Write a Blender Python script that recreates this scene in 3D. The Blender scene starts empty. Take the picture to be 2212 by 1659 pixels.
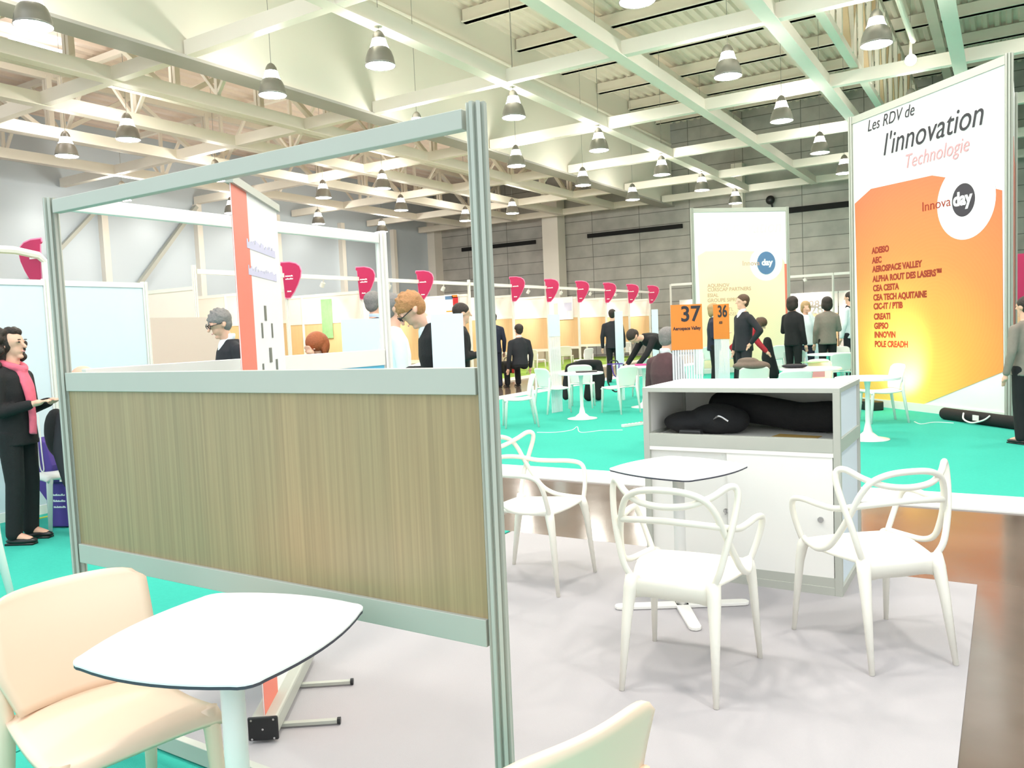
import bpy, bmesh, math, random
from mathutils import Vector, Matrix, Euler
R = math.radians
S = bpy.context.scene
COL = S.collection
random.seed(7)

# ---------------------------------------------------------------- camera
CAM_H = 1.48
FPX = 1725.0
CX, CY = 1106.0, 829.5
_yaw, _pit, _rol = R(31.88), R(-3.92), R(-2.40)
FWD = Vector((-math.sin(_yaw)*math.cos(_pit), math.cos(_yaw)*math.cos(_pit), math.sin(_pit)))
_r = Vector((math.cos(_yaw), math.sin(_yaw), 0)); _u = _r.cross(FWD)
RGT = _r*math.cos(_rol) + _u*math.sin(_rol)
UPV = -_r*math.sin(_rol) + _u*math.cos(_rol)
cd = bpy.data.cameras.new('camera'); cam = bpy.data.objects.new('camera', cd); COL.objects.link(cam)
cd.sensor_width = 36.0; cd.lens = FPX/2212.0*36.0; cd.clip_end = 300; cd.clip_start = .05
cam.matrix_world = Matrix(((RGT.x, UPV.x, -FWD.x, 0), (RGT.y, UPV.y, -FWD.y, 0), (RGT.z, UPV.z, -FWD.z, CAM_H), (0, 0, 0, 1)))
S.camera = cam

# ---------------------------------------------------------------- world, exposure
W = bpy.data.worlds.new('world'); S.world = W; W.use_nodes = True
bg = W.node_tree.nodes['Background']; bg.inputs[0].default_value = (.90, .96, 1, 1); bg.inputs[1].default_value = 1.15
S.view_settings.view_transform = 'Standard'; S.view_settings.look = 'None'
S.view_settings.exposure = .68; S.view_settings.gamma = 1.0; S.view_settings.use_curve_mapping = False
LAMP_DISC = 95.0
LAMP_COLLAR = 70.0

# ---------------------------------------------------------------- pixel -> place
def ray(x, y): return FWD*FPX + RGT*(x-CX) - UPV*(y-CY)
def flo(x, y, z=0.0):
    d = ray(x, y); t = (z-CAM_H)/d.z; return Vector((d.x*t, d.y*t, z))
def onY(x, y, Y):
    d = ray(x, y); t = Y/d.y; return Vector((d.x*t, Y, CAM_H+d.z*t))
def onX(x, y, X):
    d = ray(x, y); t = X/d.x; return Vector((X, d.y*t, CAM_H+d.z*t))
def at(x, y, d):
    v = ray(x, y)/FPX; return v*d + Vector((0, 0, CAM_H))

# ---------------------------------------------------------------- materials
def lin(c):
    c /= 255.0
    return c/12.92 if c <= .04045 else ((c+.055)/1.055)**2.4
def rgb(r, g, b): return (lin(r), lin(g), lin(b), 1)
def mat(name, c, rough=.5, metal=0, var=.04, scale=6, spec=.5, bump=0, bscale=60, emit=0, alpha=1, coat=0, stretch=None):
    m = bpy.data.materials.new(name); m.use_nodes = True; nt = m.node_tree; b = nt.nodes['Principled BSDF']
    b.inputs['Roughness'].default_value = rough; b.inputs['Metallic'].default_value = metal
    b.inputs['Specular IOR Level'].default_value = spec
    tc = nt.nodes.new('ShaderNodeTexCoord'); mp = nt.nodes.new('ShaderNodeMapping')
    nt.links.new(tc.outputs['Object'], mp.inputs[0])
    if stretch: mp.inputs['Scale'].default_value = stretch
    n = nt.nodes.new('ShaderNodeTexNoise'); n.inputs['Scale'].default_value = scale; n.inputs['Detail'].default_value = 3
    nt.links.new(mp.outputs[0], n.inputs['Vector'])
    mx = nt.nodes.new('ShaderNodeMix'); mx.data_type = 'RGBA'
    a = rgb(*c)
    mx.inputs[6].default_value = (a[0]*(1-var), a[1]*(1-var), a[2]*(1-var), 1)
    mx.inputs[7].default_value = (min(1, a[0]*(1+var)), min(1, a[1]*(1+var)), min(1, a[2]*(1+var)), 1)
    nt.links.new(n.outputs[0], mx.inputs[0]); nt.links.new(mx.outputs[2], b.inputs['Base Color'])
    if bump:
        bp = nt.nodes.new('ShaderNodeBump'); bp.inputs['Strength'].default_value = bump; bp.inputs['Distance'].default_value = .01
        n2 = nt.nodes.new('ShaderNodeTexNoise'); n2.inputs['Scale'].default_value = bscale; n2.inputs['Detail'].default_value = 4
        nt.links.new(mp.outputs[0], n2.inputs['Vector'])
        nt.links.new(n2.outputs[0], bp.inputs['Height']); nt.links.new(bp.outputs[0], b.inputs['Normal'])
    if emit:
        b.inputs['Emission Color'].default_value = a; b.inputs['Emission Strength'].default_value = emit
    if alpha < 1: b.inputs['Alpha'].default_value = alpha
    if coat: b.inputs['Coat Weight'].default_value = coat
    return m
M = {}
M['teal'] = mat('teal_carpet', (64, 180, 162), .95, var=.08, scale=40, spec=.1, bump=.3, bscale=300)
M['grey_carpet'] = mat('pale_grey_carpet', (178, 174, 177), .9, var=.03, scale=3, spec=.15, bump=.15, bscale=300)
M['green_carpet'] = mat('lime_carpet', (150, 185, 90), .95, var=.08, scale=30, spec=.1)
M['strip'] = mat('white_strip', (236, 236, 232), .6, var=.02)
M['beige_strip'] = mat('beige_strip', (222, 212, 198), .6, var=.03)
M['alu'] = mat('satin_aluminium', (182, 184, 174), .45, metal=.1, var=.03, spec=.5)
M['alu_dark'] = mat('dark_grey_metal', (120, 122, 114), .5, metal=.3)  # one even dark grey for sockets and printed figures
M['white'] = mat('white_plastic', (238, 236, 230), .38, var=.015, spec=.5)
M['chair_white'] = mat('warm_white_plastic', (236, 232, 220), .38, var=.015, spec=.5)
M['cream'] = mat('warm_lit_white_plastic', (240, 214, 190), .4, var=.03, scale=3, spec=.45)  # white shell plastic with warm light put into its colour
M['white_lam'] = mat('white_laminate', (240, 240, 240), .35, var=.01)
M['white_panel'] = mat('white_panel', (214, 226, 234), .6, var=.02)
M['edge'] = mat('dark_table_edge', (66, 66, 78), .5)
M['black'] = mat('black_fabric', (22, 22, 24), .85, var=.2, scale=20, bump=.3, bscale=90)
M['black_pl'] = mat('black_plastic', (26, 27, 29), .4)
M['charcoal'] = mat('charcoal_suit', (36, 36, 42), .85, var=.15, scale=25)
M['navy'] = mat('navy_cloth', (34, 38, 58), .85, var=.15, scale=25)
M['maroon'] = mat('maroon_cloth', (84, 58, 62), .85, var=.15, scale=25)
M['taupe'] = mat('taupe_cloth', (132, 124, 114), .85, var=.1, scale=25)
M['shirt'] = mat('white_shirt', (228, 236, 240), .8, var=.04, scale=14, bump=.2, bscale=30)
M['blueshirt'] = mat('pale_blue_shirt', (196, 216, 236), .8, var=.04, scale=14)
M['red'] = mat('red_cloth', (170, 34, 48), .8, var=.1)
M['skin'] = mat('skin', (226, 176, 152), .55, var=.05, scale=12)
M['hair_dark'] = mat('dark_brown_hair', (44, 34, 28), .6, var=.4, scale=60, bump=.8, bscale=90)
M['hair_brown'] = mat('brown_hair', (86, 62, 44), .6, var=.4, scale=60, bump=.8, bscale=90)
M['hair_grey'] = mat('grey_hair', (128, 124, 122), .7, var=.3, scale=60, bump=.6, bscale=90)
M['hair_ginger'] = mat('ginger_hair', (172, 122, 76), .6, var=.3, scale=60, bump=.6, bscale=90)
M['hair_red'] = mat('copper_hair', (160, 84, 44), .6, var=.3, scale=60, bump=.6, bscale=90)
M['hair_blond'] = mat('blond_hair', (176, 146, 104), .6, var=.3, scale=60, bump=.6, bscale=90)
M['pink'] = mat('pink_scarf', (226, 106, 128), .9, var=.15, scale=20, bump=.4, bscale=40)
M['magenta'] = mat('magenta_board', (186, 26, 84), .5, var=.02)
M['magenta_edge'] = mat('magenta_board_rim', (230, 140, 176), .5)
M['orange'] = mat('orange_board', (232, 132, 46), .5, var=.02)
M['orange_pale'] = mat('coral_print', (238, 128, 108), .5)
M['ink'] = mat('dark_ink', (40, 40, 48), .6)
M['ink_red'] = mat('brick_ink', (150, 50, 24), .6)
M['ink_rose'] = mat('rose_ink', (216, 150, 156), .6)
M['ink_pale'] = mat('pale_ink', (226, 224, 222), .6)
M['ink_lilac'] = mat('lilac_ink', (208, 206, 232), .6)
M['ink_blue'] = mat('blue_ink', (92, 128, 170), .6)
M['ink_tan'] = mat('tan_ink', (214, 172, 140), .6)
M['print_white'] = mat('white_print', (243, 243, 243), .5, var=.005)
M['cyan'] = mat('cyan_panel', (110, 200, 232), .5)
M['pinkish'] = mat('pinkish_white_panel', (244, 232, 226), .6, var=.03, scale=1.5)
M['beige_panel'] = mat('beige_panel', (214, 196, 186), .6, var=.03, scale=1.5)
M['wood_far'] = mat('orange_oak_panel', (230, 190, 146), .5, var=.08, scale=3, stretch=(8, 8, .5))
M['steel_white'] = mat('cream_painted_steel', (240, 233, 218), .55, var=.03, scale=2)
M['steel_mint'] = mat('mint_painted_steel', (238, 232, 220), .5, var=.03, scale=2)
M['deck'] = mat('corrugated_deck', (240, 230, 214), .45, metal=.0, var=.1, scale=1.2)
M['deck_pink'] = mat('pinkish_roof_lining', (238, 220, 204), .6, var=.1, scale=.7)
M['bulk'] = mat('cream_bulkhead', (234, 230, 216), .45, var=.03, scale=.3, spec=.4)
M['lamp_alu'] = mat('spun_aluminium', (150, 148, 142), .35, metal=.6, var=.05)
M['slot'] = mat('black_slot', (18, 18, 18), .8)
M['purple'] = mat('purple_fabric', (88, 66, 150), .8, var=.1)
M['brown_coat'] = mat('taupe_coat', (112, 98, 88), .9, var=.2, scale=14, bump=.4, bscale=30)
M['gold'] = mat('gold_card', (196, 158, 84), .7, var=.06)
M['kraft'] = mat('raw_board_edge', (216, 188, 150), .7)
M['chrome'] = mat('chrome', (200, 200, 200), .2, metal=1)
M['cable'] = mat('white_cable', (226, 238, 234), .5)
M['yellow'] = mat('yellow_tape', (214, 208, 60), .6)
M['redplastic'] = mat('red_plastic', (210, 40, 50), .5)
M['sole'] = mat('black_leather', (24, 22, 22), .35)
M['lens'] = mat('blue_glass', (120, 140, 160), .2)
M['green_print'] = mat('green_print', (150, 196, 140), .6, var=.25, scale=9)
M['pinktote'] = mat('hot_pink_plastic', (236, 60, 130), .5)
M['disc'] = mat('lamp_glow', (255, 250, 240), .5, emit=LAMP_DISC, var=0)
M['collar'] = mat('lamp_collar_glow', (255, 250, 240), .5, emit=LAMP_COLLAR, var=0)
M['spotglow'] = mat('spot_glow', (255, 248, 236), .5, emit=20, var=0)
M['tube'] = mat('tube_glow', (250, 250, 255), .5, emit=8, var=0)

def clear_mat():
    m = bpy.data.materials.new('ribbed_clear_sheet'); m.use_nodes = True; nt = m.node_tree; b = nt.nodes['Principled BSDF']
    b.inputs['Base Color'].default_value = (.86, .88, .92, 1); b.inputs['Roughness'].default_value = .15
    tc = nt.nodes.new('ShaderNodeTexCoord'); w = nt.nodes.new('ShaderNodeTexWave'); w.inputs['Scale'].default_value = 11.5
    w.bands_direction = 'X'; nt.links.new(tc.outputs['Object'], w.inputs['Vector'])
    mr = nt.nodes.new('ShaderNodeMapRange'); mr.inputs[3].default_value = .12; mr.inputs[4].default_value = .8
    nt.links.new(w.outputs['Fac'], mr.inputs[0]); nt.links.new(mr.outputs[0], b.inputs['Alpha'])
    return m
M['clear'] = clear_mat()

def wood_mat():
    m = bpy.data.materials.new('oak_laminate'); m.use_nodes = True; nt = m.node_tree; b = nt.nodes['Principled BSDF']
    b.inputs['Roughness'].default_value = .38
    tc = nt.nodes.new('ShaderNodeTexCoord'); mp = nt.nodes.new('ShaderNodeMapping'); mp.inputs['Scale'].default_value = (90, 90, 1.0)
    nt.links.new(tc.outputs['Object'], mp.inputs[0])
    n = nt.nodes.new('ShaderNodeTexNoise'); n.inputs['Scale'].default_value = 1.2; n.inputs['Detail'].default_value = 5; nt.links.new(mp.outputs[0], n.inputs[0])
    mp2 = nt.nodes.new('ShaderNodeMapping'); mp2.inputs['Scale'].default_value = (7, 7, .35); nt.links.new(tc.outputs['Object'], mp2.inputs[0])
    n2 = nt.nodes.new('ShaderNodeTexNoise'); n2.inputs['Scale'].default_value = 1.0; nt.links.new(mp2.outputs[0], n2.inputs[0])
    r1 = nt.nodes.new('ShaderNodeValToRGB'); r1.color_ramp.elements[0].position = .35; r1.color_ramp.elements[1].position = .68
    r1.color_ramp.elements[0].color = rgb(150, 132, 100); r1.color_ramp.elements[1].color = rgb(168, 149, 113)
    nt.links.new(n.outputs[0], r1.inputs[0])
    r2 = nt.nodes.new('ShaderNodeValToRGB'); r2.color_ramp.elements[0].position = .35; r2.color_ramp.elements[1].position = .65
    r2.color_ramp.elements[0].color = (.93, .96, .93, 1); r2.color_ramp.elements[1].color = (1.03, 1.0, .96, 1)
    nt.links.new(n2.outputs[0], r2.inputs[0])
    mx = nt.nodes.new('ShaderNodeMix'); mx.data_type = 'RGBA'; mx.blend_type = 'MULTIPLY'; mx.inputs[0].default_value = 1
    nt.links.new(r1.outputs[0], mx.inputs[6]); nt.links.new(r2.outputs[0], mx.inputs[7]); nt.links.new(mx.outputs[2], b.inputs['Base Color'])
    return m
M['wood'] = wood_mat()

def block_mat():
    m = bpy.data.materials.new('concrete_blocks'); m.use_nodes = True; nt = m.node_tree; b = nt.nodes['Principled BSDF']
    b.inputs['Roughness'].default_value = .85
    tc = nt.nodes.new('ShaderNodeTexCoord'); sx = nt.nodes.new('ShaderNodeSeparateXYZ'); cb = nt.nodes.new('ShaderNodeCombineXYZ')
    nt.links.new(tc.outputs['Object'], sx.inputs[0]); nt.links.new(sx.outputs[0], cb.inputs[0]); nt.links.new(sx.outputs[2], cb.inputs[1])
    br = nt.nodes.new('ShaderNodeTexBrick'); br.offset = 0; br.inputs['Scale'].default_value = 1; br.inputs['Brick Width'].default_value = 2.55
    br.inputs['Row Height'].default_value = .62; br.inputs['Mortar Size'].default_value = .018; br.inputs['Mortar Smooth'].default_value = .3
    br.inputs['Color1'].default_value = rgb(176, 176, 170); br.inputs['Color2'].default_value = rgb(186, 183, 175); br.inputs['Mortar'].default_value = rgb(120, 120, 114)
    nt.links.new(cb.outputs[0], br.inputs['Vector'])
    n = nt.nodes.new('ShaderNodeTexNoise'); n.inputs['Scale'].default_value = 1.3; n.inputs['Detail'].default_value = 6; nt.links.new(tc.outputs['Object'], n.inputs[0])
    r = nt.nodes.new('ShaderNodeValToRGB'); r.color_ramp.elements[0].color = (.82, .82, .82, 1); r.color_ramp.elements[1].color = (1.1, 1.1, 1.1, 1)
    r.color_ramp.elements[0].position = .3; r.color_ramp.elements[1].position = .7
    nt.links.new(n.outputs[0], r.inputs[0])
    mx = nt.nodes.new('ShaderNodeMix'); mx.data_type = 'RGBA'; mx.blend_type = 'MULTIPLY'; mx.inputs[0].default_value = 1
    nt.links.new(br.outputs[0], mx.inputs[6]); nt.links.new(r.outputs[0], mx.inputs[7]); nt.links.new(mx.outputs[2], b.inputs['Base Color'])
    return m
M['block'] = block_mat()

def concrete_mat():
    m = bpy.data.materials.new('polished_concrete'); m.use_nodes = True; nt = m.node_tree; b = nt.nodes['Principled BSDF']
    b.inputs['Specular IOR Level'].default_value = .9
    tc = nt.nodes.new('ShaderNodeTexCoord')
    n = nt.nodes.new('ShaderNodeTexNoise'); n.inputs['Scale'].default_value = .8; n.inputs['Detail'].default_value = 8; nt.links.new(tc.outputs['Object'], n.inputs[0])
    r = nt.nodes.new('ShaderNodeValToRGB'); r.color_ramp.elements[0].color = rgb(88, 72, 64); r.color_ramp.elements[1].color = rgb(120, 102, 92)
    r.color_ramp.elements[0].position = .3; r.color_ramp.elements[1].position = .7
    nt.links.new(n.outputs[0], r.inputs[0]); nt.links.new(r.outputs[0], b.inputs['Base Color'])
    n2 = nt.nodes.new('ShaderNodeTexNoise'); n2.inputs['Scale'].default_value = 5; n2.inputs['Detail'].default_value = 4; nt.links.new(tc.outputs['Object'], n2.inputs[0])
    mr = nt.nodes.new('ShaderNodeMapRange'); mr.inputs[3].default_value = .08; mr.inputs[4].default_value = .2
    nt.links.new(n2.outputs[0], mr.inputs[0]); nt.links.new(mr.outputs[0], b.inputs['Roughness'])
    return m
M['concrete'] = concrete_mat()

def grad_mat(name, cx, cz, rad, cols):
    """printed graphic: a radial colour print around (cx, cz) in the board's own plane"""
    m = bpy.data.materials.new(name); m.use_nodes = True; nt = m.node_tree; b = nt.nodes['Principled BSDF']
    b.inputs['Roughness'].default_value = .5
    tc = nt.nodes.new('ShaderNodeTexCoord'); mp = nt.nodes.new('ShaderNodeMapping'); mp.inputs['Location'].default_value = (-cx, 0, -cz)
    nt.links.new(tc.outputs['Object'], mp.inputs[0])
    vl = nt.nodes.new('ShaderNodeVectorMath'); vl.operation = 'LENGTH'; nt.links.new(mp.outputs[0], vl.inputs[0])
    mr = nt.nodes.new('ShaderNodeMapRange'); mr.inputs[2].default_value = rad; nt.links.new(vl.outputs['Value'], mr.inputs[0])
    r = nt.nodes.new('ShaderNodeValToRGB'); cr = r.color_ramp
    cr.elements[0].position = cols[0][0]; cr.elements[0].color = rgb(*cols[0][1]); cr.elements[1].position = cols[-1][0]; cr.elements[1].color = rgb(*cols[-1][1])
    for p, c in cols[1:-1]:
        e = cr.elements.new(p); e.color = rgb(*c)
    nt.links.new(mr.outputs[0], r.inputs[0])
    # fine concentric printed lines
    w = nt.nodes.new('ShaderNodeTexWave'); w.wave_type = 'RINGS'; w.rings_direction = 'SPHERICAL'; w.inputs['Scale'].default_value = 6
    mp2 = nt.nodes.new('ShaderNodeMapping'); mp2.inputs['Location'].default_value = (-cx-.6, 0, -cz-1.2); nt.links.new(tc.outputs['Object'], mp2.inputs[0])
    nt.links.new(mp2.outputs[0], w.inputs[0])
    mx = nt.nodes.new('ShaderNodeMix'); mx.data_type = 'RGBA'; mx.blend_type = 'MULTIPLY'
    mr2 = nt.nodes.new('ShaderNodeMapRange'); mr2.inputs[3].default_value = 0; mr2.inputs[4].default_value = .10; nt.links.new(w.outputs['Fac'], mr2.inputs[0])
    nt.links.new(mr2.outputs[0], mx.inputs[0]); nt.links.new(r.outputs[0], mx.inputs[6]); mx.inputs[7].default_value = (.9, .7, .5, 1)
    nt.links.new(mx.outputs[2], b.inputs['Base Color'])
    return m

# ---------------------------------------------------------------- mesh helpers
class MB:
    def __init__(s): s.b = bmesh.new()
    def box(s, c, d, rot=None):
        m = Matrix.Translation(c) @ (rot.to_matrix().to_4x4() if rot else Matrix()) @ Matrix.Diagonal((d[0], d[1], d[2], 1))
        bmesh.ops.create_cube(s.b, size=1, matrix=m); return s
    def lim(s, x0, x1, y0, y1, z0, z1): return s.box(((x0+x1)/2, (y0+y1)/2, (z0+z1)/2), (abs(x1-x0), abs(y1-y0), abs(z1-z0)))
    def bar(s, p, q, w, hgt):
        p, q = Vector(p), Vector(q); d = q-p; L = d.length
        m = Matrix.Translation((p+q)/2) @ d.to_track_quat('X', 'Z').to_matrix().to_4x4() @ Matrix.Diagonal((L, w, hgt, 1))
        bmesh.ops.create_cube(s.b, size=1, matrix=m); return s
    def cyl(s, p, q, r0, r1=None, n=16):
        p, q = Vector(p), Vector(q); d = q-p; r1 = r0 if r1 is None else r1
        m = Matrix.Translation((p+q)/2) @ d.to_track_quat('Z', 'Y').to_matrix().to_4x4()
        bmesh.ops.create_cone(s.b, cap_ends=True, segments=n, radius1=r0, radius2=max(r1, 1e-4), depth=d.length, matrix=m); return s
    def ball(s, c, r, sc=(1, 1, 1), n=12, rot=None):
        m = Matrix.Translation(c) @ (rot.to_matrix().to_4x4() if rot else Matrix()) @ Matrix.Diagonal((r*sc[0], r*sc[1], r*sc[2], 1))
        bmesh.ops.create_uvsphere(s.b, u_segments=n*2, v_segments=n, radius=1, matrix=m); return s
    def tube(s, pts, r, n=8, closed=False, flat=1.0):
        pts = [Vector(p) for p in pts]; N = len(pts); rings = []
        rr = r if isinstance(r, (list, tuple)) else [r]*N
        up = Vector((0, 0, 1)); prev = None
        for i, p in enumerate(pts):
            a = pts[(i-1) % N] if (closed or i > 0) else p; c = pts[(i+1) % N] if (closed or i < N-1) else p
            t = (c-a).normalized()
            if prev is None:
                u = t.cross(up)
                if u.length < .1: u = t.cross(Vector((1, 0, 0)))
            else: u = prev - t*prev.dot(t)
            u.normalize(); prev = u; v = t.cross(u)
            rings.append([s.b.verts.new(p + u*math.cos(2*math.pi*k/n)*rr[i] + v*math.sin(2*math.pi*k/n)*rr[i]*flat) for k in range(n)])
        for i in range(N if closed else N-1):
            A, B = rings[i], rings[(i+1) % N]
            for k in range(n): s.b.faces.new((A[k], A[(k+1) % n], B[(k+1) % n], B[k]))
        if not closed: s.b.faces.new(rings[0][::-1]); s.b.faces.new(rings[-1])
        return s
    def prism(s, out, z0, z1, M4=None):
        M4 = M4 or Matrix()
        a = [s.b.verts.new(M4 @ Vector((x, y, z0))) for x, y in out]; b = [s.b.verts.new(M4 @ Vector((x, y, z1))) for x, y in out]
        n = len(out); s.b.faces.new(a[::-1]); s.b.faces.new(b)
        for i in range(n): s.b.faces.new((a[i], a[(i+1) % n], b[(i+1) % n], b[i]))
        return s
    def lathe(s, prof, c=(0, 0, 0), n=28, cap=False):
        rings = []; c = Vector(c)
        for r, z in prof: rings.append([s.b.verts.new(c+Vector((r*math.cos(2*math.pi*k/n), r*math.sin(2*math.pi*k/n), z))) for k in range(n)])
        for A, B in zip(rings, rings[1:]):
            for k in range(n): s.b.faces.new((A[k], A[(k+1) % n], B[(k+1) % n], B[k]))
        if cap: s.b.faces.new(rings[0][::-1]); s.b.faces.new(rings[-1])
        return s
    def grid(s, P):
        V = [[s.b.verts.new(p) for p in row] for row in P]
        for i in range(len(V)-1):
            for j in range(len(V[0])-1): s.b.faces.new((V[i][j], V[i+1][j], V[i+1][j+1], V[i][j+1]))
        return s
    def loft(s, rings):
        """rings: list of (centre, rx, ry) horizontal-ish ellipses, optional normal"""
        n = 20; R_ = []
        for it in rings:
            c, rx, ry = it[:3]; q = it[3] if len(it) > 3 else Matrix.Identity(3)
            R_.append([s.b.verts.new(Vector(c) + q @ Vector((rx*math.cos(2*math.pi*k/n), ry*math.sin(2*math.pi*k/n), 0))) for k in range(n)])
        for A, B in zip(R_, R_[1:]):
            for k in range(n): s.b.faces.new((A[k], A[(k+1) % n], B[(k+1) % n], B[k]))
        s.b.faces.new(R_[0][::-1]); s.b.faces.new(R_[-1]); return s
    def chain(s, pts):
        """tapered limb: list of (point, radius)"""
        for (p, r), (q, r2) in zip(pts, pts[1:]):
            if (Vector(q)-Vector(p)).length > 1e-5: s.cyl(p, q, r, r2, 12)
        for p, r in pts: s.ball(p, r, n=7)
        return s
    def build(s, name, m, parent=None, smooth=False, bevel=0, mods=None):
        bmesh.ops.recalc_face_normals(s.b, faces=s.b.faces)
        me = bpy.data.meshes.new(name); s.b.to_mesh(me); s.b.free()
        o = bpy.data.objects.new(name, me); COL.objects.link(o)
        for x in (m if isinstance(m, (list, tuple)) else [m]): me.materials.append(x)
        if smooth:
            for p in me.polygons: p.use_smooth = True
        if bevel:
            bv = o.modifiers.new('bevel', 'BEVEL'); bv.width = bevel; bv.segments = 2; bv.limit_method = 'ANGLE'; bv.angle_limit = R(40)
        if parent is not None: o.parent = parent
        return o
def smooth_path(ctrl, k=8, closed=False):
    P = [Vector(p) for p in ctrl]; n = len(P); out = []
    g = (lambda i: P[i % n]) if closed else (lambda i: P[max(0, min(n-1, i))])
    for i in range(n if closed else n-1):
        a, b, c, d = g(i-1), g(i), g(i+1), g(i+2)
        for j in range(k):
            t = j/k
            out.append(.5*((2*b)+(-a+c)*t+(2*a-5*b+4*c-d)*t*t+(-a+3*b-3*c+d)*t**3))
    if not closed: out.append(P[-1])
    return out
def tag(o, label, cat, group=None):
    o['label'] = label; o['category'] = cat
    if group: o['group'] = group
    return o
def thing(name, label, cat, loc=(0, 0, 0), rz=0, group=None):
    o = bpy.data.objects.new(name, None); COL.objects.link(o); o.location = loc; o.rotation_euler = (0, 0, rz); o.empty_display_size = .1
    return tag(o, label, cat, group)
def struct(o): o['kind'] = 'structure'; return o
def dup(root, loc, rz=None, label=None, group=None, scale=None):
    r = root.copy(); COL.objects.link(r); r.location = loc
    if rz is not None: r.rotation_euler = (0, 0, rz)
    if label: r['label'] = label
    if group: r['group'] = group
    if scale: r.scale = scale
    for ch in [o for o in KIDS(root)]:
        c = ch.copy(); COL.objects.link(c); c.parent = r
        for g in KIDS(ch):
            d = g.copy(); COL.objects.link(d); d.parent = c
    return r
def KIDS(o): return [c for c in bpy.data.objects if c.parent == o]
def textmesh(txt, size, m, parent, loc, rot=(R(90), 0, 0), shear=0, sx=1.0, bold=0, ext=.002, align='LEFT', name='lettering'):
    c = bpy.data.curves.new(name, 'FONT'); c.body = txt; c.size = size; c.shear = shear; c.extrude = ext; c.offset = bold; c.align_x = align; c.resolution_u = 4
    t = bpy.data.objects.new(name, c); COL.objects.link(t)
    dg = bpy.context.evaluated_depsgraph_get(); me = bpy.data.meshes.new_from_object(t.evaluated_get(dg)); bpy.data.objects.remove(t)
    me.materials.clear(); me.materials.append(m); me.name = name
    o = bpy.data.objects.new(name, me); COL.objects.link(o); o.location = loc; o.rotation_euler = rot; o.scale = (sx, 1, 1); o.parent = parent
    return o

# ================================================================ SETTING
struct(MB().lim(-29, 9, -8, 37.4, -.3, 0).build('floor', M['concrete']))
struct(MB().lim(-29, 9, 37, 37.3, 0, 11).build('wall_back', M['block']))
struct(MB().lim(9, 9.3, 6, 37.3, 0, 11).build('wall_right_blocker', M['block']))  # unseen side wall, added to block world light and darken floor reflections
wl = struct(MB().lim(-28.2, -27.8, -8, 37.3, 0, 11).build('wall_left', mat('blue_grey_cladding', (204, 216, 224), .35, metal=.1, var=.03, scale=.4)))
for i, Y in enumerate((5.3, 9.2, 13.2, 17.1, 21.1, 25.2, 29.3, 33.2)):
    struct(MB().lim(-27.8, -27.55, Y-.12, Y+.12, 0, 7).build('trim_%d' % (i+1), M['steel_mint']))
struct(MB().bar((-27.6, 14, 3.4), (-27.6, 17.1, 6.6), .16, .12).build('trim_9', M['alu']))
struct(MB().bar((-27.6, 17.3, 2.6), (-27.6, 21.0, 6.9), .2, .14).build('trim_10', M['alu']))
struct(MB().lim(-28, -27.3, 36.3, 37, 0, 8).build('trim_11', M['steel_mint']))
struct(MB().lim(-20.25, -19.35, 36.1, 36.9, 0, 8.5).build('trim_12', M['steel_mint']))
struct(MB().lim(-10.6, -10.1, 36.5, 36.95, 4, 8.5).build('trim_13', M['steel_mint']))
for x0, x1, z, hh, nm in ((-18.1, -13.1, 6.03, .2, 'second from the hall corner'), (-25.9, -21.15, 6.02, .2, 'nearest the hall corner'), (-8.3, -3.0, 6.2, .24, 'right of the tall white banner')):
    tag(MB().lim(x0, x1, 36.9, 37.0, z-hh/2, z+hh/2).build('wall_slot', M['slot']), 'long thin black slot on the concrete back wall, ' + nm, 'wall vent', 'black slots of the back wall')
tag(MB().lim(-9.9, -8.3, 36.9, 37.0, 3.35, 3.8).build('wall_grille', M['slot']), 'short dark grille low on the back wall, over the pinkish booths', 'wall vent')
p = onY(1664, 432, 36.8)
tag(MB().ball(p, .2, (1, .8, 1), 8).cyl(p, p+Vector((.1, .15, -.5)), .04).build('wall_speaker', M['black_pl'], smooth=True), 'small round black loudspeaker high on the back wall', 'loudspeaker')

# roof decks
def corrugated(x0, x1, y0, y1, z, pitch, amp, along='y'):
    rows = []
    if along == 'y':
        n = int((x1-x0)/pitch)
        for i in range(n+1):
            x = x0+i*pitch
            for dx, dz in ((0, 0), (.35, 0), (.5, amp), (.85, amp)): rows.append([(x+dx*pitch, y0, z+dz), (x+dx*pitch, y1, z+dz)])
    return rows
struct(MB().grid(corrugated(-13.6, 9, 2, 37.2, 10.85, .34, .09)).build('ceiling', M['deck']))
struct(MB().grid(corrugated(-28, -13.8, 2, 37.2, 9.3, .5, .07)).build('ceiling_left', M['deck_pink']))
wb = MB().lim(-13.8, -13.55, 2, 36.9, 7.02, 10.9); struct(wb.build('wall_bulkhead', M['bulk']))
wb = MB().lim(-14.05, -13.45, 2, 36.9, 6.96, 7.02); struct(wb.build('trim_14', mat('grey_flange', (172, 168, 160), .5)))
struct(MB().lim(-15.2, -13.8, 2, 36.9, 8.3, 8.4).build('ceiling_duct', M['deck_pink']))
struct(MB().tube([(-13.4, 2, 9.8), (-13.4, 36.5, 9.8)], .05).build('trim_15', M['steel_white']))
k = 16
for Y in [4.8+3.02*i for i in range(11)]:
    b = MB().lim(-13.5, 8.9, Y-.09, Y+.09, 10.45, 10.82); b.lim(-13.5, 8.9, Y-.16, Y+.16, 10.45, 10.48)
    struct(b.build('trim_%d' % k, M['steel_white'])); k += 1
for X in (-10.3, -6.1, -1.9, 2.3, 6.5):
    struct(MB().lim(X-.14, X+.14, 2, 36.9, 10.2, 10.45).build('trim_%d' % k, M['steel_white'])); k += 1

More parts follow.
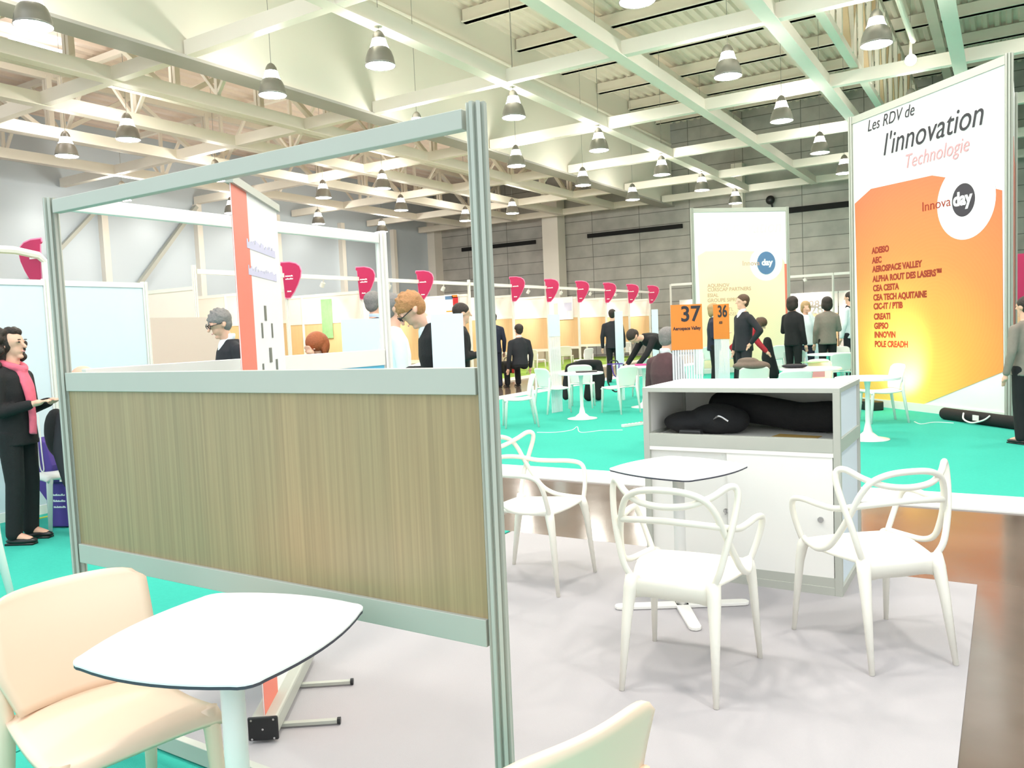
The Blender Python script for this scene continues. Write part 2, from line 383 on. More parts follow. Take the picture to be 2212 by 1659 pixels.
# beam lattice hanging at 7 m: one run of each beam between the walls
YB = [5.1, 10.35, 15.75, 21.1, 26.25, 31.3, 35.5]
XB_R = [-9.65, -6.85, -3.75, -.92, 2.0, 4.9]
XB_L = [-16.0, -18.75, -21.4, -24.6]
for X in XB_R + XB_L:
    tag(MB().lim(X-.1, X+.1, 2, 35.6, 7.02, 7.3).lim(X-.14, X+.14, 2, 35.6, 6.995, 7.02).build('ceiling_beam', M['steel_mint'] if X > -13 else M['steel_white']),
        'long pale painted lattice beam running away from the viewer, %s' % {
        -9.65: 'first right of the smooth bulkhead', -6.85: 'second right of the smooth bulkhead', -3.75: 'ending behind the big orange banner at its left edge', -.92: 'passing above the big orange banner',
        2.0: 'right of the big orange banner', 4.9: 'farthest right', -16.0: 'first left of the smooth bulkhead', -18.75: 'second left of the smooth bulkhead', -21.4: 'third left of the smooth bulkhead', -24.6: 'nearest the blue-grey wall'}[X], 'beam', 'lattice beams running away')
ordn = ['nearest and over the camera', 'second nearest', 'third nearest', 'fourth nearest', 'fifth nearest', 'sixth nearest', 'farthest, close to the concrete wall']
for side, x0, x1 in (('right', -13.5, 8.8), ('left', -27.7, -13.9)):
    for i, Y in enumerate(YB):
        b = MB().lim(x0, x1, Y-.1, Y+.1, 7.01, 7.3)
        tag(b.build('ceiling_beam', M['steel_mint'] if side == 'right' else M['steel_white']), 'pale cross beam of the ceiling lattice %s of the bulkhead, %s' % (side, ordn[i]), 'beam', 'cross beams of the lattice')
# trusses above the lattice
def truss(X, y0, y1, z0, z1, step, lab):
    t = thing('roof_truss', lab, 'truss', (X, y0, z0), 0, 'roof trusses')
    MB().lim(-.1, .1, 0, y1-y0, z1-z0-.2, z1-z0).build('top_chord', M['steel_white'], t)
    MB().lim(-.09, .09, 0, y1-y0, 0, .16).build('bottom_chord', M['steel_white'], t)
    n = int((y1-y0)/step)
    for i in range(n+1):
        y = i*step
        MB().lim(-.12, -.02, y-.07, y+.07, .1, z1-z0-.1).lim(.02, .12, y-.07, y+.07, .1, z1-z0-.1).build('strut', M['steel_white'], t)
        if i < n:
            a, c = ((0, y, .1), (0, y+step, z1-z0-.1)) if i % 2 else ((0, y, z1-z0-.1), (0, y+step, .1))
            MB().bar(a, c, .16, .12).build('brace', M['kraft'] if X > -5 else M['steel_white'], t)
    return t
truss(-3.1, 7.0, 36.2, 7.35, 10.3, 1.46, 'deep cream steel truss right of the tall white banner, double struts')
truss(-17.3, 5.0, 36.2, 7.35, 9.2, 2.6, 'shallow cream steel truss left of the bulkhead, nearer one')
truss(-22.9, 5.0, 36.2, 7.35, 9.2, 2.6, 'shallow cream steel truss close to the blue-grey wall')
for i, Y in enumerate((8.0, 13.0, 18.4, 23.7, 28.8)):
    t = thing('roof_truss', 'cross truss with V braces left of the bulkhead, %s' % ordn[i], 'truss', (-27.5, Y, 7.35), 0, 'cross trusses')
    MB().lim(0, 13.4, -.08, .08, 1.7, 1.86).build('top_chord', M['steel_white'], t)
    for j in range(4):
        x = 1.6+j*3.3
        MB().bar((x, 0, 0), (x-1.5, 0, 1.75), .09, .07).build('brace', M['steel_white'], t)
        MB().bar((x, 0, 0), (x+1.5, 0, 1.75), .09, .07).build('brace', M['steel_white'], t)
        MB().lim(x-.05, x+.05, -.05, .05, -.05, 1.75).build('strut', M['steel_white'], t)
tag(MB().cyl((-1.8, 8, 7.6), (-1.75, 20, 7.4), .06).build('ceiling_pipe', M['steel_white']), 'thin cream conduit under the roof above the big orange banner', 'pipe')
t = thing('spotlight', 'small bright bulb spotlight under the conduit above the big orange banner', 'lamp', (-1.8, 20, 7.0))
MB().cyl((0, 0, .1), (0, 0, .4), .03).build('stem', M['steel_white'], t); MB().ball((0, 0, 0), .12, n=8).build('bulb', M['spotglow'], t, True)
for i, (X, Y, a, lab) in enumerate(((-21.0, 9.0, 0, 'top left corner'), (-18.3, 12.5, 0, 'over the clear partition frame'), (-20.6, 11.3, 0, 'thin one by the left trusses'))):
    tag(MB().box((X, Y, 9.0), (.25, 1.2, .1)).build('tube_light', M['tube']), 'small white tube light under the pinkish roof, ' + lab, 'lamp')
p = (-10.5, 9.8, 9.9)
for j, dx in enumerate((-.1, .1)):
    tag(MB().cyl((-8.4+dx, 9, 10.2), (-8.4+dx, 15.9, 10.2), .03).build('cable_tray_rod', M['steel_white']), 'thin white roof rod, %s of a close pair' % ('left' if j == 0 else 'right'), 'pipe')

# pendant lamps
def make_lamp():
    t = thing('pendant_lamp', 'x', 'lamp', (0, 0, 6.3), 0, 'bell pendant lamps on the lattice')
    MB().cyl((0, 0, .6), (0, 0, 4.56), .006, n=6).build('cord', M['lamp_alu'], t)
    MB().lathe([(.001, .64), (.03, .63), (.07, .60), (.105, .54), (.12, .47)], n=24).build('cap', M['lamp_alu'], t, True)
    MB().lathe([(.12, .47), (.15, .36), (.172, .315)], n=24).build('glowing_collar', M['collar'], t, True)
    MB().lathe([(.172, .315), (.215, .255), (.25, .15), (.27, .04), (.278, 0), (.268, 0), (.255, .05), (.16, .30)], n=24).build('shade', M['lamp_alu'], t, True)
    MB().lathe([(.001, .012), (.15, .008), (.262, .012)], n=24).build('glowing_disc', M['disc'], t, True)
    return t
lamp0 = make_lamp()
col_lab = {-25.0: 'in the row nearest the blue-grey wall', -20.2: 'in the second row from the blue-grey wall', -17.6: 'in the third row from the blue-grey wall', -12.4: 'in the row beside the smooth bulkhead', -9.6: 'under the first beam right of the bulkhead', -4.72: 'in the row left of the big banner', -2.0: 'in the row over the big banner', 1.5: 'in the right-hand row'}
first = True
LAMPS = []
for X, ys in {-25.0: (16.2, 20.6, 25.1, 29.2), -20.2: (11.65, 16.15, 20.6, 24.8, 29.2), -17.6: (11.65, 20.7, 28.9), -12.4: (6.8, 11.4, 16.0, 20.7, 25.1, 29.4), -9.6: (6.8, 11.4, 16.0, 20.5, 25.25, 29.3, 33.6), -4.72: (2.3, 6.9, 11.6, 16.2, 20.66, 25.4, 29.6), -2.0: (2.3, 6.9, 11.5, 16.1, 22.2), 1.5: (2.3, 6.9, 11.5, 16.1, 20.6)}.items():
    for j, Y in enumerate(ys):
        lab = 'glowing bell pendant lamp %s, %s along that row' % (col_lab[X], ['first', 'second', 'third', 'fourth', 'fifth', 'sixth', 'seventh'][j])
        if first: lamp0.location = (X, Y, 6.3); lamp0['label'] = lab; first = False
        else: dup(lamp0, (X, Y, 6.3), None, lab)

# ================================================================ FLOOR COVERS
def slab(name, x0, x1, y0, y1, z, m, lab, cat): return tag(MB().lim(x0, x1, y0, y1, 0, z).build(name, m), lab, cat)
slab('carpet', -3.08, -.136, 1.70, 4.87, .006, M['grey_carpet'], 'pale grey carpet of the near stand, under the white cabinet and armchairs', 'carpet')
slab('carpet', -9, -3.10, -2, 4.87, .006, M['teal'], 'teal green carpet under the woman with the pink scarf and the left stands', 'carpet')
slab('carpet', -3.09, 2, -2, 1.69, .006, M['teal'], 'teal green carpet in the near left corner under the warm-lit shell chair', 'carpet')
slab('carpet', -9.1, 6, 7.28, 34.5, .006, M['teal'], 'large teal green carpet beyond the aisle with the white tables', 'carpet')
slab('carpet_edging', -9.6, 6, 6.72, 7.28, .012, M['strip'], 'broad white edging strip across the aisle behind the cabinet', 'edging')
slab('carpet_edging', -9.6, -9.12, 7.29, 34.5, .012, M['strip'], 'white edging strip running away along the left of the teal carpet', 'edging')
slab('carpet_edging', -12.75, -12.0, 2, 34.5, .03, M['beige_strip'], 'beige edging board along the front of the flagged booths', 'edging')
slab('carpet', -17, -12.76, 2, 34.5, .01, M['green_carpet'], 'lime green carpet inside the flagged booths', 'carpet')

# ================================================================ NEAR PARTITION
def post(mb, x, y, z0, z1, r=.026):
    for k in range(8):
        a = 2*math.pi*k/8
        mb.box((x+math.cos(a)*r*.8, y+math.sin(a)*r*.8, (z0+z1)/2), (r*.55, r*.4, z1-z0), Euler((0, 0, a)))
    mb.cyl((x, y, z0), (x, y, z1), r*.62, n=8)
part = thing('partition_frame', 'aluminium partition frame in the foreground with an oak lower panel and open top', 'partition', (-3.07, 1.694, 0))
def rail(px0, px1, z0, z1, th=.03): return MB().lim(px0, px1, -th/2, th/2, z0, z1)
W2 = 1.945
b = MB(); post(b, 0, 0, 0, 2.045, .024); b.build('post', M['alu'], part)
b = MB(); post(b, W2, 0, 0, 2.045, .024); b.build('post', M['alu'], part)
rail(.035, W2-.035, 1.985, 2.035).build('top_rail', M['alu'], part, bevel=.002)
rail(.03, W2-.03, 1.316, 1.386).build('middle_rail', M['alu'], part, bevel=.002)
rail(.03, W2-.03, .653, .726).build('lower_rail', M['alu'], part, bevel=.002)
rail(.03, W2-.03, 0.012, .075).build('floor_rail', M['alu'], part, bevel=.002)
pn = MB().lim(.03, W2-.03, -.004, .004, .715, 1.325).build('oak_panel', M['wood'], part)
# side frame going away
side = thing('partition_frame', 'white-looking side frame behind the oak partition with a cyan lower panel', 'partition', (-3.07, 1.77, 0))
L2 = 1.80
b = MB(); post(b, 0, L2, 0, 2.07, .03); b.build('post', M['white'], side)
MB().lim(-.015, .015, 0, L2-.03, 2.005, 2.06).build('top_rail', M['white'], side, bevel=.002)
MB().lim(-.015, .015, 0, L2-.03, 1.305, 1.395).build('middle_rail', M['white'], side, bevel=.002)
MB().lim(-.004, .004, 0, L2-.03, .70, 1.31).build('cyan_panel', M['cyan'], side)
MB().lim(-.015, .015, 0, L2-.03, .64, .705).build('lower_rail', M['white'], side, bevel=.002)

# ================================================================ CABINET
cb = thing('cabinet', 'white cabinet with open shelf above two sliding doors on the grey carpet', 'cabinet', (-1.821, 4.37, 0))
CWd, CD, CH = 1.088, .66, 1.11
fr = MB()
for x in (0, CWd-.036):
    for y in (0, CD-.036): fr.lim(x, x+.036, y, y+.036, .0, CH-.028)
for z0, z1 in ((.0, .05), (.765, .838)):
    fr.lim(.036, CWd-.036, 0, .036, z0, z1); fr.lim(.036, CWd-.036, CD-.036, CD, z0, z1)
    fr.lim(0, .036, .036, CD-.036, z0, z1); fr.lim(CWd-.036, CWd, .036, CD-.036, z0, z1)
fr.build('frame', M['alu'], cb, bevel=.002)
MB().lim(.0, CWd, .0, CD, CH-.03, CH-.004).build('top_frame', M['alu'], cb, bevel=.002)
MB().lim(.012, CWd-.012, .012, CD-.012, CH-.004, CH).build('worktop', M['white_lam'], cb)
MB().lim(.036, CWd-.036, .036, CD-.036, .80, .818).build('shelf', M['white'], cb)
MB().lim(.036, CWd-.036, CD-.02, CD-.014, .05, CH-.03).build('back_panel', M['white'], cb)
MB().lim(.014, .02, .036, CD-.036, .05, CH-.03).build('side_panel', M['white'], cb)
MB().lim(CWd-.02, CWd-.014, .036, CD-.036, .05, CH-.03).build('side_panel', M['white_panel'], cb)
MB().lim(.036, CWd-.036, .004, .03, .05, .1).build('door_track', M['alu'], cb)
MB().lim(.036, CWd-.036, .002, .028, .742, .765).build('door_track', M['white'], cb)
d1 = MB().lim(.036, .55, .022, .032, .1, .742).build('sliding_door', M['white'], cb)
d2 = MB().lim(.49, CWd-.04, .006, .018, .095, .742).build('sliding_door', M['white'], cb)
MB().cyl((.475, .012, .41), (.475, .024, .41), .014).box((.475, .008, .405), (.008, .01, .03)).build('lock', M['chrome'], d1)
MB().cyl((.985, -.006, .41), (.985, .008, .41), .015).build('lock', M['chrome'], d2)
# in the cabinet
def blob_mesh(mb, name, m, parent=None, voxel=.012, it=4):
    me = bpy.data.meshes.new(name); bmesh.ops.recalc_face_normals(mb.b, faces=mb.b.faces); mb.b.to_mesh(me); mb.b.free()
    o = bpy.data.objects.new(name, me); COL.objects.link(o)
    rm = o.modifiers.new('r', 'REMESH'); rm.mode = 'VOXEL'; rm.voxel_size = voxel; rm.use_smooth_shade = True
    sm = o.modifiers.new('s', 'SMOOTH'); sm.factor = .5; sm.iterations = it
    dg = bpy.context.evaluated_depsgraph_get(); me2 = bpy.data.meshes.new_from_object(o.evaluated_get(dg))
    o.modifiers.clear(); o.data = me2; me2.name = name; bpy.data.meshes.remove(me)
    me2.materials.clear(); me2.materials.append(m)
    for p in me2.polygons: p.use_smooth = True
    if parent is not None: o.parent = parent
    return o
C0 = Vector((-1.821, 4.37, 0))
bag = thing('laptop_bag', 'black soft laptop bag in the left of the cabinet shelf', 'bag', C0+Vector((.30, .22, .818)))
blob_mesh(MB().ball((-.09, 0, .065), .1, (1.6, 1.3, .66)).ball((.06, .03, .085), .11, (1.5, 1.3, .82)).ball((.15, .05, .075), .09, (1.1, 1.2, .85)), 'bag_body', M['black'], bag, .01)
MB().box((-.03, -.165, .022), (.13, .05, .04)).build('front_pouch', M['black_pl'], bag, bevel=.01)
MB().tube(smooth_path([(.09, -.11, .1), (.13, -.14, .12), (.17, -.11, .09)]), .006).build('buckle', M['chrome'], bag)
bag = thing('display_bag', 'long black padded display bag lying across the cabinet shelf', 'bag', C0+Vector((.66, .42, .818)))
blob_mesh(MB().chain([((-.34, .08, .14), .085), ((-.1, .03, .12), .09), ((.15, .0, .085), .085), ((.31, -.03, .095), .09)]), 'bag_body', M['black'], bag, .01)
tag(MB().box(C0+Vector((.82, .16, .8195)), (.24, .2, .002), Euler((0, 0, -.15))).build('card_sheet', M['gold']), 'gold brown card sheet lying at the right of the cabinet shelf', 'card')

# ================================================================ TABLES
def squircle(s, bulge, n=10, rr=.07):
    out = []
    for q in range(4):
        a0 = q*math.pi/2
        # side from corner to corner, bulging outward, with rounded corner
        for i in range(n):
            t = i/(n-1)*2-1
            x = s/2 + bulge*(1-t*t); y = t*(s/2-rr*.75)
            out.append((x*math.cos(a0)-y*math.sin(a0), x*math.sin(a0)+y*math.cos(a0)))
        for i in range(1, 5):
            a = i/5*math.pi/2; cx = s/2-rr*.75; 
            x = cx+rr*.75*math.cos(a); y = cx+rr*.75*math.sin(a)
            out.append((x*math.cos(a0)-y*math.sin(a0), x*math.sin(a0)+y*math.cos(a0)))
    return out
def cafe_table(loc, rz, foot, lab, H=.74, s=.525, bulge=.03):
    t = thing('cafe_table', lab, 'table', loc, rz)
    top = MB().prism(squircle(s, bulge), H-.0045, H).build('table_top', M['white_lam'], t)
    MB().prism(squircle(s-.001, bulge), H-.012, H-.0045).build('edge_band', M['edge'], top)
    MB().cyl((0, 0, .02), (0, 0, H-.012), .03, n=24).build('column', M['white'], t, True)
    for k in range(4):
        a = foot-rz+k*math.pi/2; L = .34
        out = [(0, -.035), (L-.02, -.03), (L, -.022), (L+.008, 0), (L, .022), (L-.02, .03), (0, .035)]
        MB().prism(out, .008, .026, Matrix.Rotation(a, 4, 'Z')).build('foot', M['white'], t, bevel=.004)
    MB().box((0, 0, H-.02), (.2, .2, .012)).build('top_plate', M['white'], t)
    return t
cafe_table((-1.69, 1.297, 0), R(13), R(13), 'white rounded-square cafe table in the near left, before the oak partition')
cafe_table((-1.437, 3.89, 0), R(-18), R(31), 'white rounded-square cafe table in front of the cabinet, between the loop-back armchairs')

# ================================================================ LOOP-BACK ARMCHAIRS
def loop_chair(lab, loc, rz):
    t = thing('loop_armchair', lab, 'chair', loc, rz, 'loop-back armchairs')
    m = M['chair_white']
    # seat shell
    P = []; nx, ny = 14, 12
    for j in range(ny+1):
        v = j/ny; y = .225 - v*.425
        hw = .222 + .014*math.sin(v*math.pi) - .052*max(0, v-.35)/.65
        row = []
        for i in range(nx+1):
            u = i/nx*2-1
            front = -.012*(u*u)*(1 if v < .1 else 0)
            yy = y - (.02*u*u if v < .5 else -.02*u*u*(v-.5)*2)
            z = .452 - .014*(1-u*u)*math.sin(v*math.pi) - .008*v
            row.append((u*hw, yy, z))
        P.append(row)
    b = MB(); b.grid(P)
    s = b.build('seat', m, t, True)
    so = s.modifiers.new('solid', 'SOLIDIFY'); so.thickness = .014; so.offset = -1
    bv = s.modifiers.new('bevel', 'BEVEL'); bv.width = .005; bv.segments = 2; bv.limit_method = 'ANGLE'
    # rear apron
    b = MB(); Q = []
    for i in range(13):
        u = i/12*2-1; x = u*.168; y = -.198-.012*(1-u*u)
        Q.append([(x, y, .446), (x, y-.006, .425), (x, y-.002, .385-.012*(1-u*u)+.0*abs(u)-(.03*abs(u)**4))])
    b.grid(Q); a = b.build('apron', m, t, True); so = a.modifiers.new('solid', 'SOLIDIFY'); so.thickness = .012
    for sg in (-1, 1):
        MB().tube([(sg*.205, .198, .45), (sg*.215, .21, .41), (sg*.222, .222, .34), (sg*.24, .255, .0)], [.027, .025, .020, .0105], 12).build('leg', m, t, True)
        MB().tube([(sg*.165, -.188, .455), (sg*.172, -.205, .40), (sg*.18, -.232, .28), (sg*.192, -.282, .0)], [.03, .028, .021, .011], 12).build('leg', m, t, True)
    def both(h): return h + [(-x, y, z) for x, y, z in h[-2::-1]]
    ear = [(-.165, -.19, .44), (-.195, -.205, .50), (-.222, -.195, .60), (-.246, -.17, .70), (-.258, -.145, .79), (-.250, -.145, .828), (-.226, -.17, .834), (-.175, -.215, .80), (-.10, -.255, .772), (0, -.268, .762)]
    tul = [(-.215, .20, .455), (-.238, .10, .452), (-.252, .0, .458), (-.248, -.08, .495), (-.232, -.14, .575), (-.212, -.185, .66), (-.19, -.215, .735), (-.155, -.24, .79), (-.09, -.262, .82), (0, -.272, .828)]
    eam = [(-.215, .205, .44), (-.245, .205, .52), (-.27, .195, .60), (-.278, .165, .648), (-.272, .09, .662), (-.262, -.02, .66), (-.245, -.12, .662), (-.19, -.205, .685), (-.10, -.25, .70), (0, -.262, .705)]
    for nm, h, r in (('back_loop', ear, .0135), ('back_loop', tul, .0135), ('arm_loop', eam, .0135)):
        MB().tube(smooth_path(both(h), 6), r, 10).build(nm, m, t, True)
    return t
def face(v): return math.atan2(-v[0], v[1])
loop_chair('cream-white loop-back armchair in the middle, seen from behind, before the cafe table', (-1.144, 3.16, .006), face((-.022, .533)))
loop_chair('cream-white loop-back armchair at the right, its back to the viewer and to the brown floor', (-.51, 3.785, .006), face((-.345, .394)))
loop_chair('white loop-back armchair at the left of the cafe table, just behind the aluminium post', (-2.35, 3.985, .006), face((1, .02)))

# ================================================================ SHELL CHAIRS
def shell_chair(m, sc=1.0):
    t = thing('shell_chair', 'x', 'chair', (0, 0, 0))
    # seat
    P = []
    for j in range(13):
        v = j/12
        # profile: front lip, seat
        y = .23 - v*.43; z = .455 - .02*math.sin(v*math.pi) - (.035*(1-v/.12)**2 if v < .12 else 0)
        hw = .225 - .02*v
        P.append([(u*hw, y, z - .012*abs(u)**4) for u in [i/8-1 for i in range(17)]])
    s = MB().grid(P).build('seat', m, t, True); so = s.modifiers.new('solid', 'SOLIDIFY'); so.thickness = .022; so.offset = -1
    # back: curved shell with rounded top, narrower waist towards the seat
    P = []
    n = 14
    for j in range(n+1):
        v = j/n; z = .452 + v*.335
        y = -.195 - .03*v - .045*v*v
        hw = .175 + .045*min(1, v/.35)
        zt = v
        row = []
        for i in range(17):
            u = i/8-1
            w = hw
            if v > .82:
                k_ = (v-.82)/.18; w = hw*(1-.16*k_**3)
            row.append((u*w, y + .035*u*u, z - (.016*abs(u)**5 if v > .9 else 0)))
        P.append(row)
    s = MB().grid(P).build('backrest', m, t, True); so = s.modifiers.new('solid', 'SOLIDIFY'); so.thickness = .016; so.offset = 0
    for sg in (-1, 1):
        MB().tube([(sg*.195, .19, .44), (sg*.20, .20, .38), (sg*.21, .225, 0)], [.027, .024, .015], 10).build('leg', m, t, True)
        MB().tube([(sg*.21, -.205, .62), (sg*.203, -.20, .5), (sg*.198, -.205, .42), (sg*.21, -.27, 0)], [.012, .02, .024, .015], 10).build('leg', m, t, True)
    return t
sc1 = shell_chair(M['cream']); sc1.location = (-2.15, 1.235, .006); sc1.rotation_euler = (0, 0, face((.99, -.18)))
sc1['label'] = 'large warm-lit white plastic shell chair in the near left corner, tucked to the cafe table'
sc2 = dup(sc1, (-.855, 1.245, .006), face((-.95, .31)), 'warm-lit white plastic shell chair cut off by the bottom edge, only its curved back seen')
wsc = shell_chair(M['white']); wsc_first = [True]
def wchair(p, f, lab, z=.006):
    p = Vector((p[0], p[1], z))
    if wsc_first[0]:
        wsc_first[0] = False; wsc.location = p; wsc.rotation_euler = (0, 0, face(f)); wsc['label'] = lab; wsc['group'] = 'white shell chairs'; return wsc
    return dup(wsc, p, face(f), lab, 'white shell chairs')
VR = Vector((math.cos(_yaw), math.sin(_yaw), 0)); VF = Vector((-math.sin(_yaw), math.cos(_yaw), 0))   # viewer's right and forward on the floor
def vd(r, f): return VR*r + VF*f
wchair(flo(38, 1340)-vd(.27, .21), vd(-1, 0), 'white shell chair at the left edge of which only one slanting leg shows')
wchair(flo(1122, 922), vd(-1, -.1), 'white shell chair just right of the aluminium post, in profile facing left')
wchair(flo(1196, 892), vd(1, .6), 'white shell chair with its seat toward the round table, left of the clear totem')
wchair(flo(1258, 880), vd(.2, 1), 'white shell chair behind the round table stem, under the black coat')
wchair(flo(1340, 892), vd(-.55, .85), 'white shell chair carrying the purple and black bag')
wchair(flo(1395, 858), vd(-.1, 1), 'white shell chair seen from behind, left of the seated man in maroon')
wchair(flo(1905, 912), vd(-1, .05), 'white shell chair in profile in front of the big orange banner')
wchair(flo(1536, 811), vd(.2, 1), 'white shell chair before the woman in the navy blazer')
wchair(flo(1586, 808), vd(0, 1), 'mint-looking shell chair left of the standing man in a dark suit')
wchair(flo(1682, 812), vd(0, 1), 'mint-looking shell chair with a dark jacket, left of the woman in white')
wchair(flo(1716, 835), vd(.3, 1), 'white shell chair at the feet of the woman in the white blouse')
wchair(flo(1808, 853), vd(-.1, 1), 'white shell chair right above the cabinet corner, seen from behind')
wchair(flo(1708, 925), vd(0, 1), 'white shell chair hidden low behind the cabinet top, beside the brown coat')
wchair(flo(1790, 884), vd(.3, -1), 'white shell chair low behind the cabinet top, facing the viewer')
wchair(flo(1830, 826), vd(.2, -1), 'mint-looking shell chair behind the narrow white table, near the man with the backpack')
wchair(flo(1622, 905), vd(0, 1), 'shell chair behind the cabinet carrying the brown coat')
wchair(flo(1132, 812), vd(0, 1), 'white shell chair with the seated man in a dark suit', .01)
wchair(flo(1262, 808), vd(-.6, .6), 'white shell chair by the booth posts, left of the bending person', .01)
wchair(flo(1160, 806), vd(.5, .6), 'white shell chair inside the flagged booth behind the seated man', .01)
wchair(flo(1225, 795), vd(.2, .9), 'white shell chair inside the booth over the round table', .01)
wchair(flo(1345, 785), vd(-.4, .8), 'white shell chair in the booth right of the white strip totem', .01)
wchair(flo(150, 1130), vd(-.5, -.6), 'pale chair behind the aluminium post by the purple bags')

def tulip_table(p, lab, r=.36, H=.74):
    t = thing('tulip_table', lab, 'table', (p[0], p[1], .006))
    MB().lathe([(.001, 0), (.24, 0), (.24, .008), (.12, .03), (.05, .09), (.028, .2), (.026, .6), (.04, H-.03), (.06, H-.03)], n=32).build('pedestal', M['white'], t, True)
    MB().cyl((0, 0, H-.028), (0, 0, H), r, n=40).build('table_top', M['white_lam'], t, bevel=.004)
    return t
tulip_table(flo(1258, 905), 'round white pedestal table right of the clear totem, with a laptop folder')
tulip_table(flo(1393, 880), 'round white pedestal table with the hot pink folder', .40)
tulip_table(flo(1797, 846), 'round white pedestal table in front of the man with the backpack', .45)
tulip_table(flo(1752, 906), 'round white pedestal table behind the cabinet carrying papers', .42)
tulip_table(flo(1875, 950), 'white pedestal table seen edge-on right of the cabinet, before the orange banner', .36)
p = flo(1258, 905)+Vector((0, 0, .748))
tag(MB().box(p+Vector((.05, .1, .01)), (.34, .25, .012), Euler((0, 0, .5))).build('folder', M['black_pl']), 'thin black folder on the round table by the black coat', 'folder')
p = flo(1393, 880)+Vector((0, 0, .76))
tag(MB().box(p, (.30, .2, .025), Euler((0, 0, .5))).build('folder', M['pinktote'], bevel=.005), 'hot pink folder on the round table', 'folder')
p = flo(1760, 782, .755)
tag(MB().box(p, (.34, .24, .01), Euler((0, 0, .9))).build('brochure', M['green_print']), 'green and white brochure on the table behind the cabinet', 'brochure')
p = flo(1716, 792, .765)
tag(blob_mesh(MB().ball(p+Vector((0, 0, .01)), .16, (1.2, .8, .2)), 'flat_cap', M['charcoal'], None, .02), 'flat dark cap lying behind the cabinet', 'cap')
p = flo(1764, 806, .60)
tag(MB().box(p, (.2, .14, .12), Euler((0, 0, .6))).build('carton', M['ink_rose']), 'small pink and purple carton low behind the cabinet', 'box')

# ================================================================ CLOTH AND BAGS
q = flo(1262, 868)
tag(blob_mesh(MB().chain([(q+vd(-.28, 0)+Vector((0, 0, .70)), .06), (q+vd(-.02, 0)+Vector((0, 0, .76)), .07), (q+vd(.30, 0)+Vector((0, 0, .74)), .08), (q+vd(.33, 0)+Vector((0, 0, .45)), .10), (q+vd(.28, 0)+Vector((0, 0, .1)), .09)]).chain([(q+vd(-.28, 0)+Vector((0, 0, .68)), .07), (q+vd(-.34, 0)+Vector((0, 0, .4)), .07), (q+vd(-.36, -.05)+Vector((0, 0, .12)), .07)]).chain([(q+vd(.1, .05)+Vector((0, 0, .7)), .10), (q+vd(.16, .1)+Vector((0, 0, .35)), .12), (q+vd(.1, .1)+Vector((0, 0, .1)), .1)]), 'coat', M['black'], None, .02, 3), 'long black coat hanging over the chair back at the round table', 'coat')
q = flo(1328, 880)
t = thing('tote_bag', 'purple and black shoulder bag hooked over a white chair back', 'bag', (q.x, q.y, 0))
MB().tube(smooth_path([vd(-.07, -.06)+Vector((0, 0, .80)), vd(-.05, -.06)+Vector((0, 0, .84)), vd(.05, -.06)+Vector((0, 0, .84)), vd(.08, -.06)+Vector((0, 0, .79))]), .012, 6).build('handle', M['black_pl'], t)
MB().tube(smooth_path([vd(-.12, -.1)+Vector((0, 0, .77)), vd(-.13, -.13)+Vector((0, 0, .5)), vd(-.06, -.15)+Vector((0, 0, .34)), vd(.03, -.16)+Vector((0, 0, .30)), vd(.10, -.15)+Vector((0, 0, .42)), vd(.17, -.1)+Vector((0, 0, .78))]), .014, 6).build('shoulder_strap', M['black_pl'], t)
MB().tube(smooth_path([vd(-.04, -.1)+Vector((0, 0, .77)), vd(-.02, -.13)+Vector((0, 0, .62)), vd(.03, -.13)+Vector((0, 0, .56)), vd(.07, -.13)+Vector((0, 0, .66)), vd(.09, -.1)+Vector((0, 0, .78))]), .012, 6).build('ribbon', M['purple'], t)
MB().bar(vd(-.12, -.06)+Vector((0, 0, .785)), vd(.16, -.06)+Vector((0, 0, .785)), .03, .02).build('bag_top', M['purple'], t)
q = flo(1622, 905)+Vector((.05, -.1, .80))
tag(blob_mesh(MB().ball(q, .17, (1.6, 1.1, .45), rot=Euler((0, 0, .5))).ball(q+vd(-.05, 0)+Vector((0, 0, .07)), .11, (1.4, 1, .5)).ball(q+vd(.18, 0)+Vector((0, 0, -.02)), .1, (1, 1, .6)), 'coat', M['brown_coat'], None, .015, 3), 'rumpled taupe brown coat heaped on a chair behind the cabinet', 'coat')
q = flo(1668, 822)
tag(blob_mesh(MB().chain([(q+vd(-.08, .05)+Vector((0, 0, .95)), .1), (q+vd(-.05, .1)+Vector((0, 0, .55)), .16), (q+vd(.05, .1)+Vector((0, 0, .16)), .16)]), 'coat', M['black'], None, .03, 3), 'black jacket slumped on a mint-looking chair right of the red garment', 'coat')
# tube bag on the teal carpet
a_, b_ = Vector((-.74, 12.35, .085)), Vector((.35, 11.15, .085))
t = thing('carrying_tube', 'long black carrying bag with white handles lying before the big banner', 'bag', (a_.x, a_.y, .006))
dv = b_-a_; dn = dv.normalized()
MB().cyl((0, 0, .08), dv+Vector((0, 0, .0))+Vector((0, 0, .08-.0)), .08, n=20).build('bag_body', M['black'], t, True, bevel=.02)
for s0, s1 in ((.28, .55), (.82, .98)):
    MB().tube(smooth_path([dv*s0+Vector((-.05, -.05, .13)), dv*(s0+.03)+Vector((-.08, -.09, .06)), dv*(s0+s1)/2+Vector((-.10, -.10, .03)), dv*(s1-.03)+Vector((-.08, -.09, .08)), dv*s1+Vector((-.04, -.06, .14))]), .011, 6).build('handle', M['white'], t)
MB().box(dv*.42+Vector((-.06, -.075, .09)), (.1, .01, .07), Euler((0, 0, math.atan2(dv.y, dv.x)))).build('label_patch', M['white'], t)
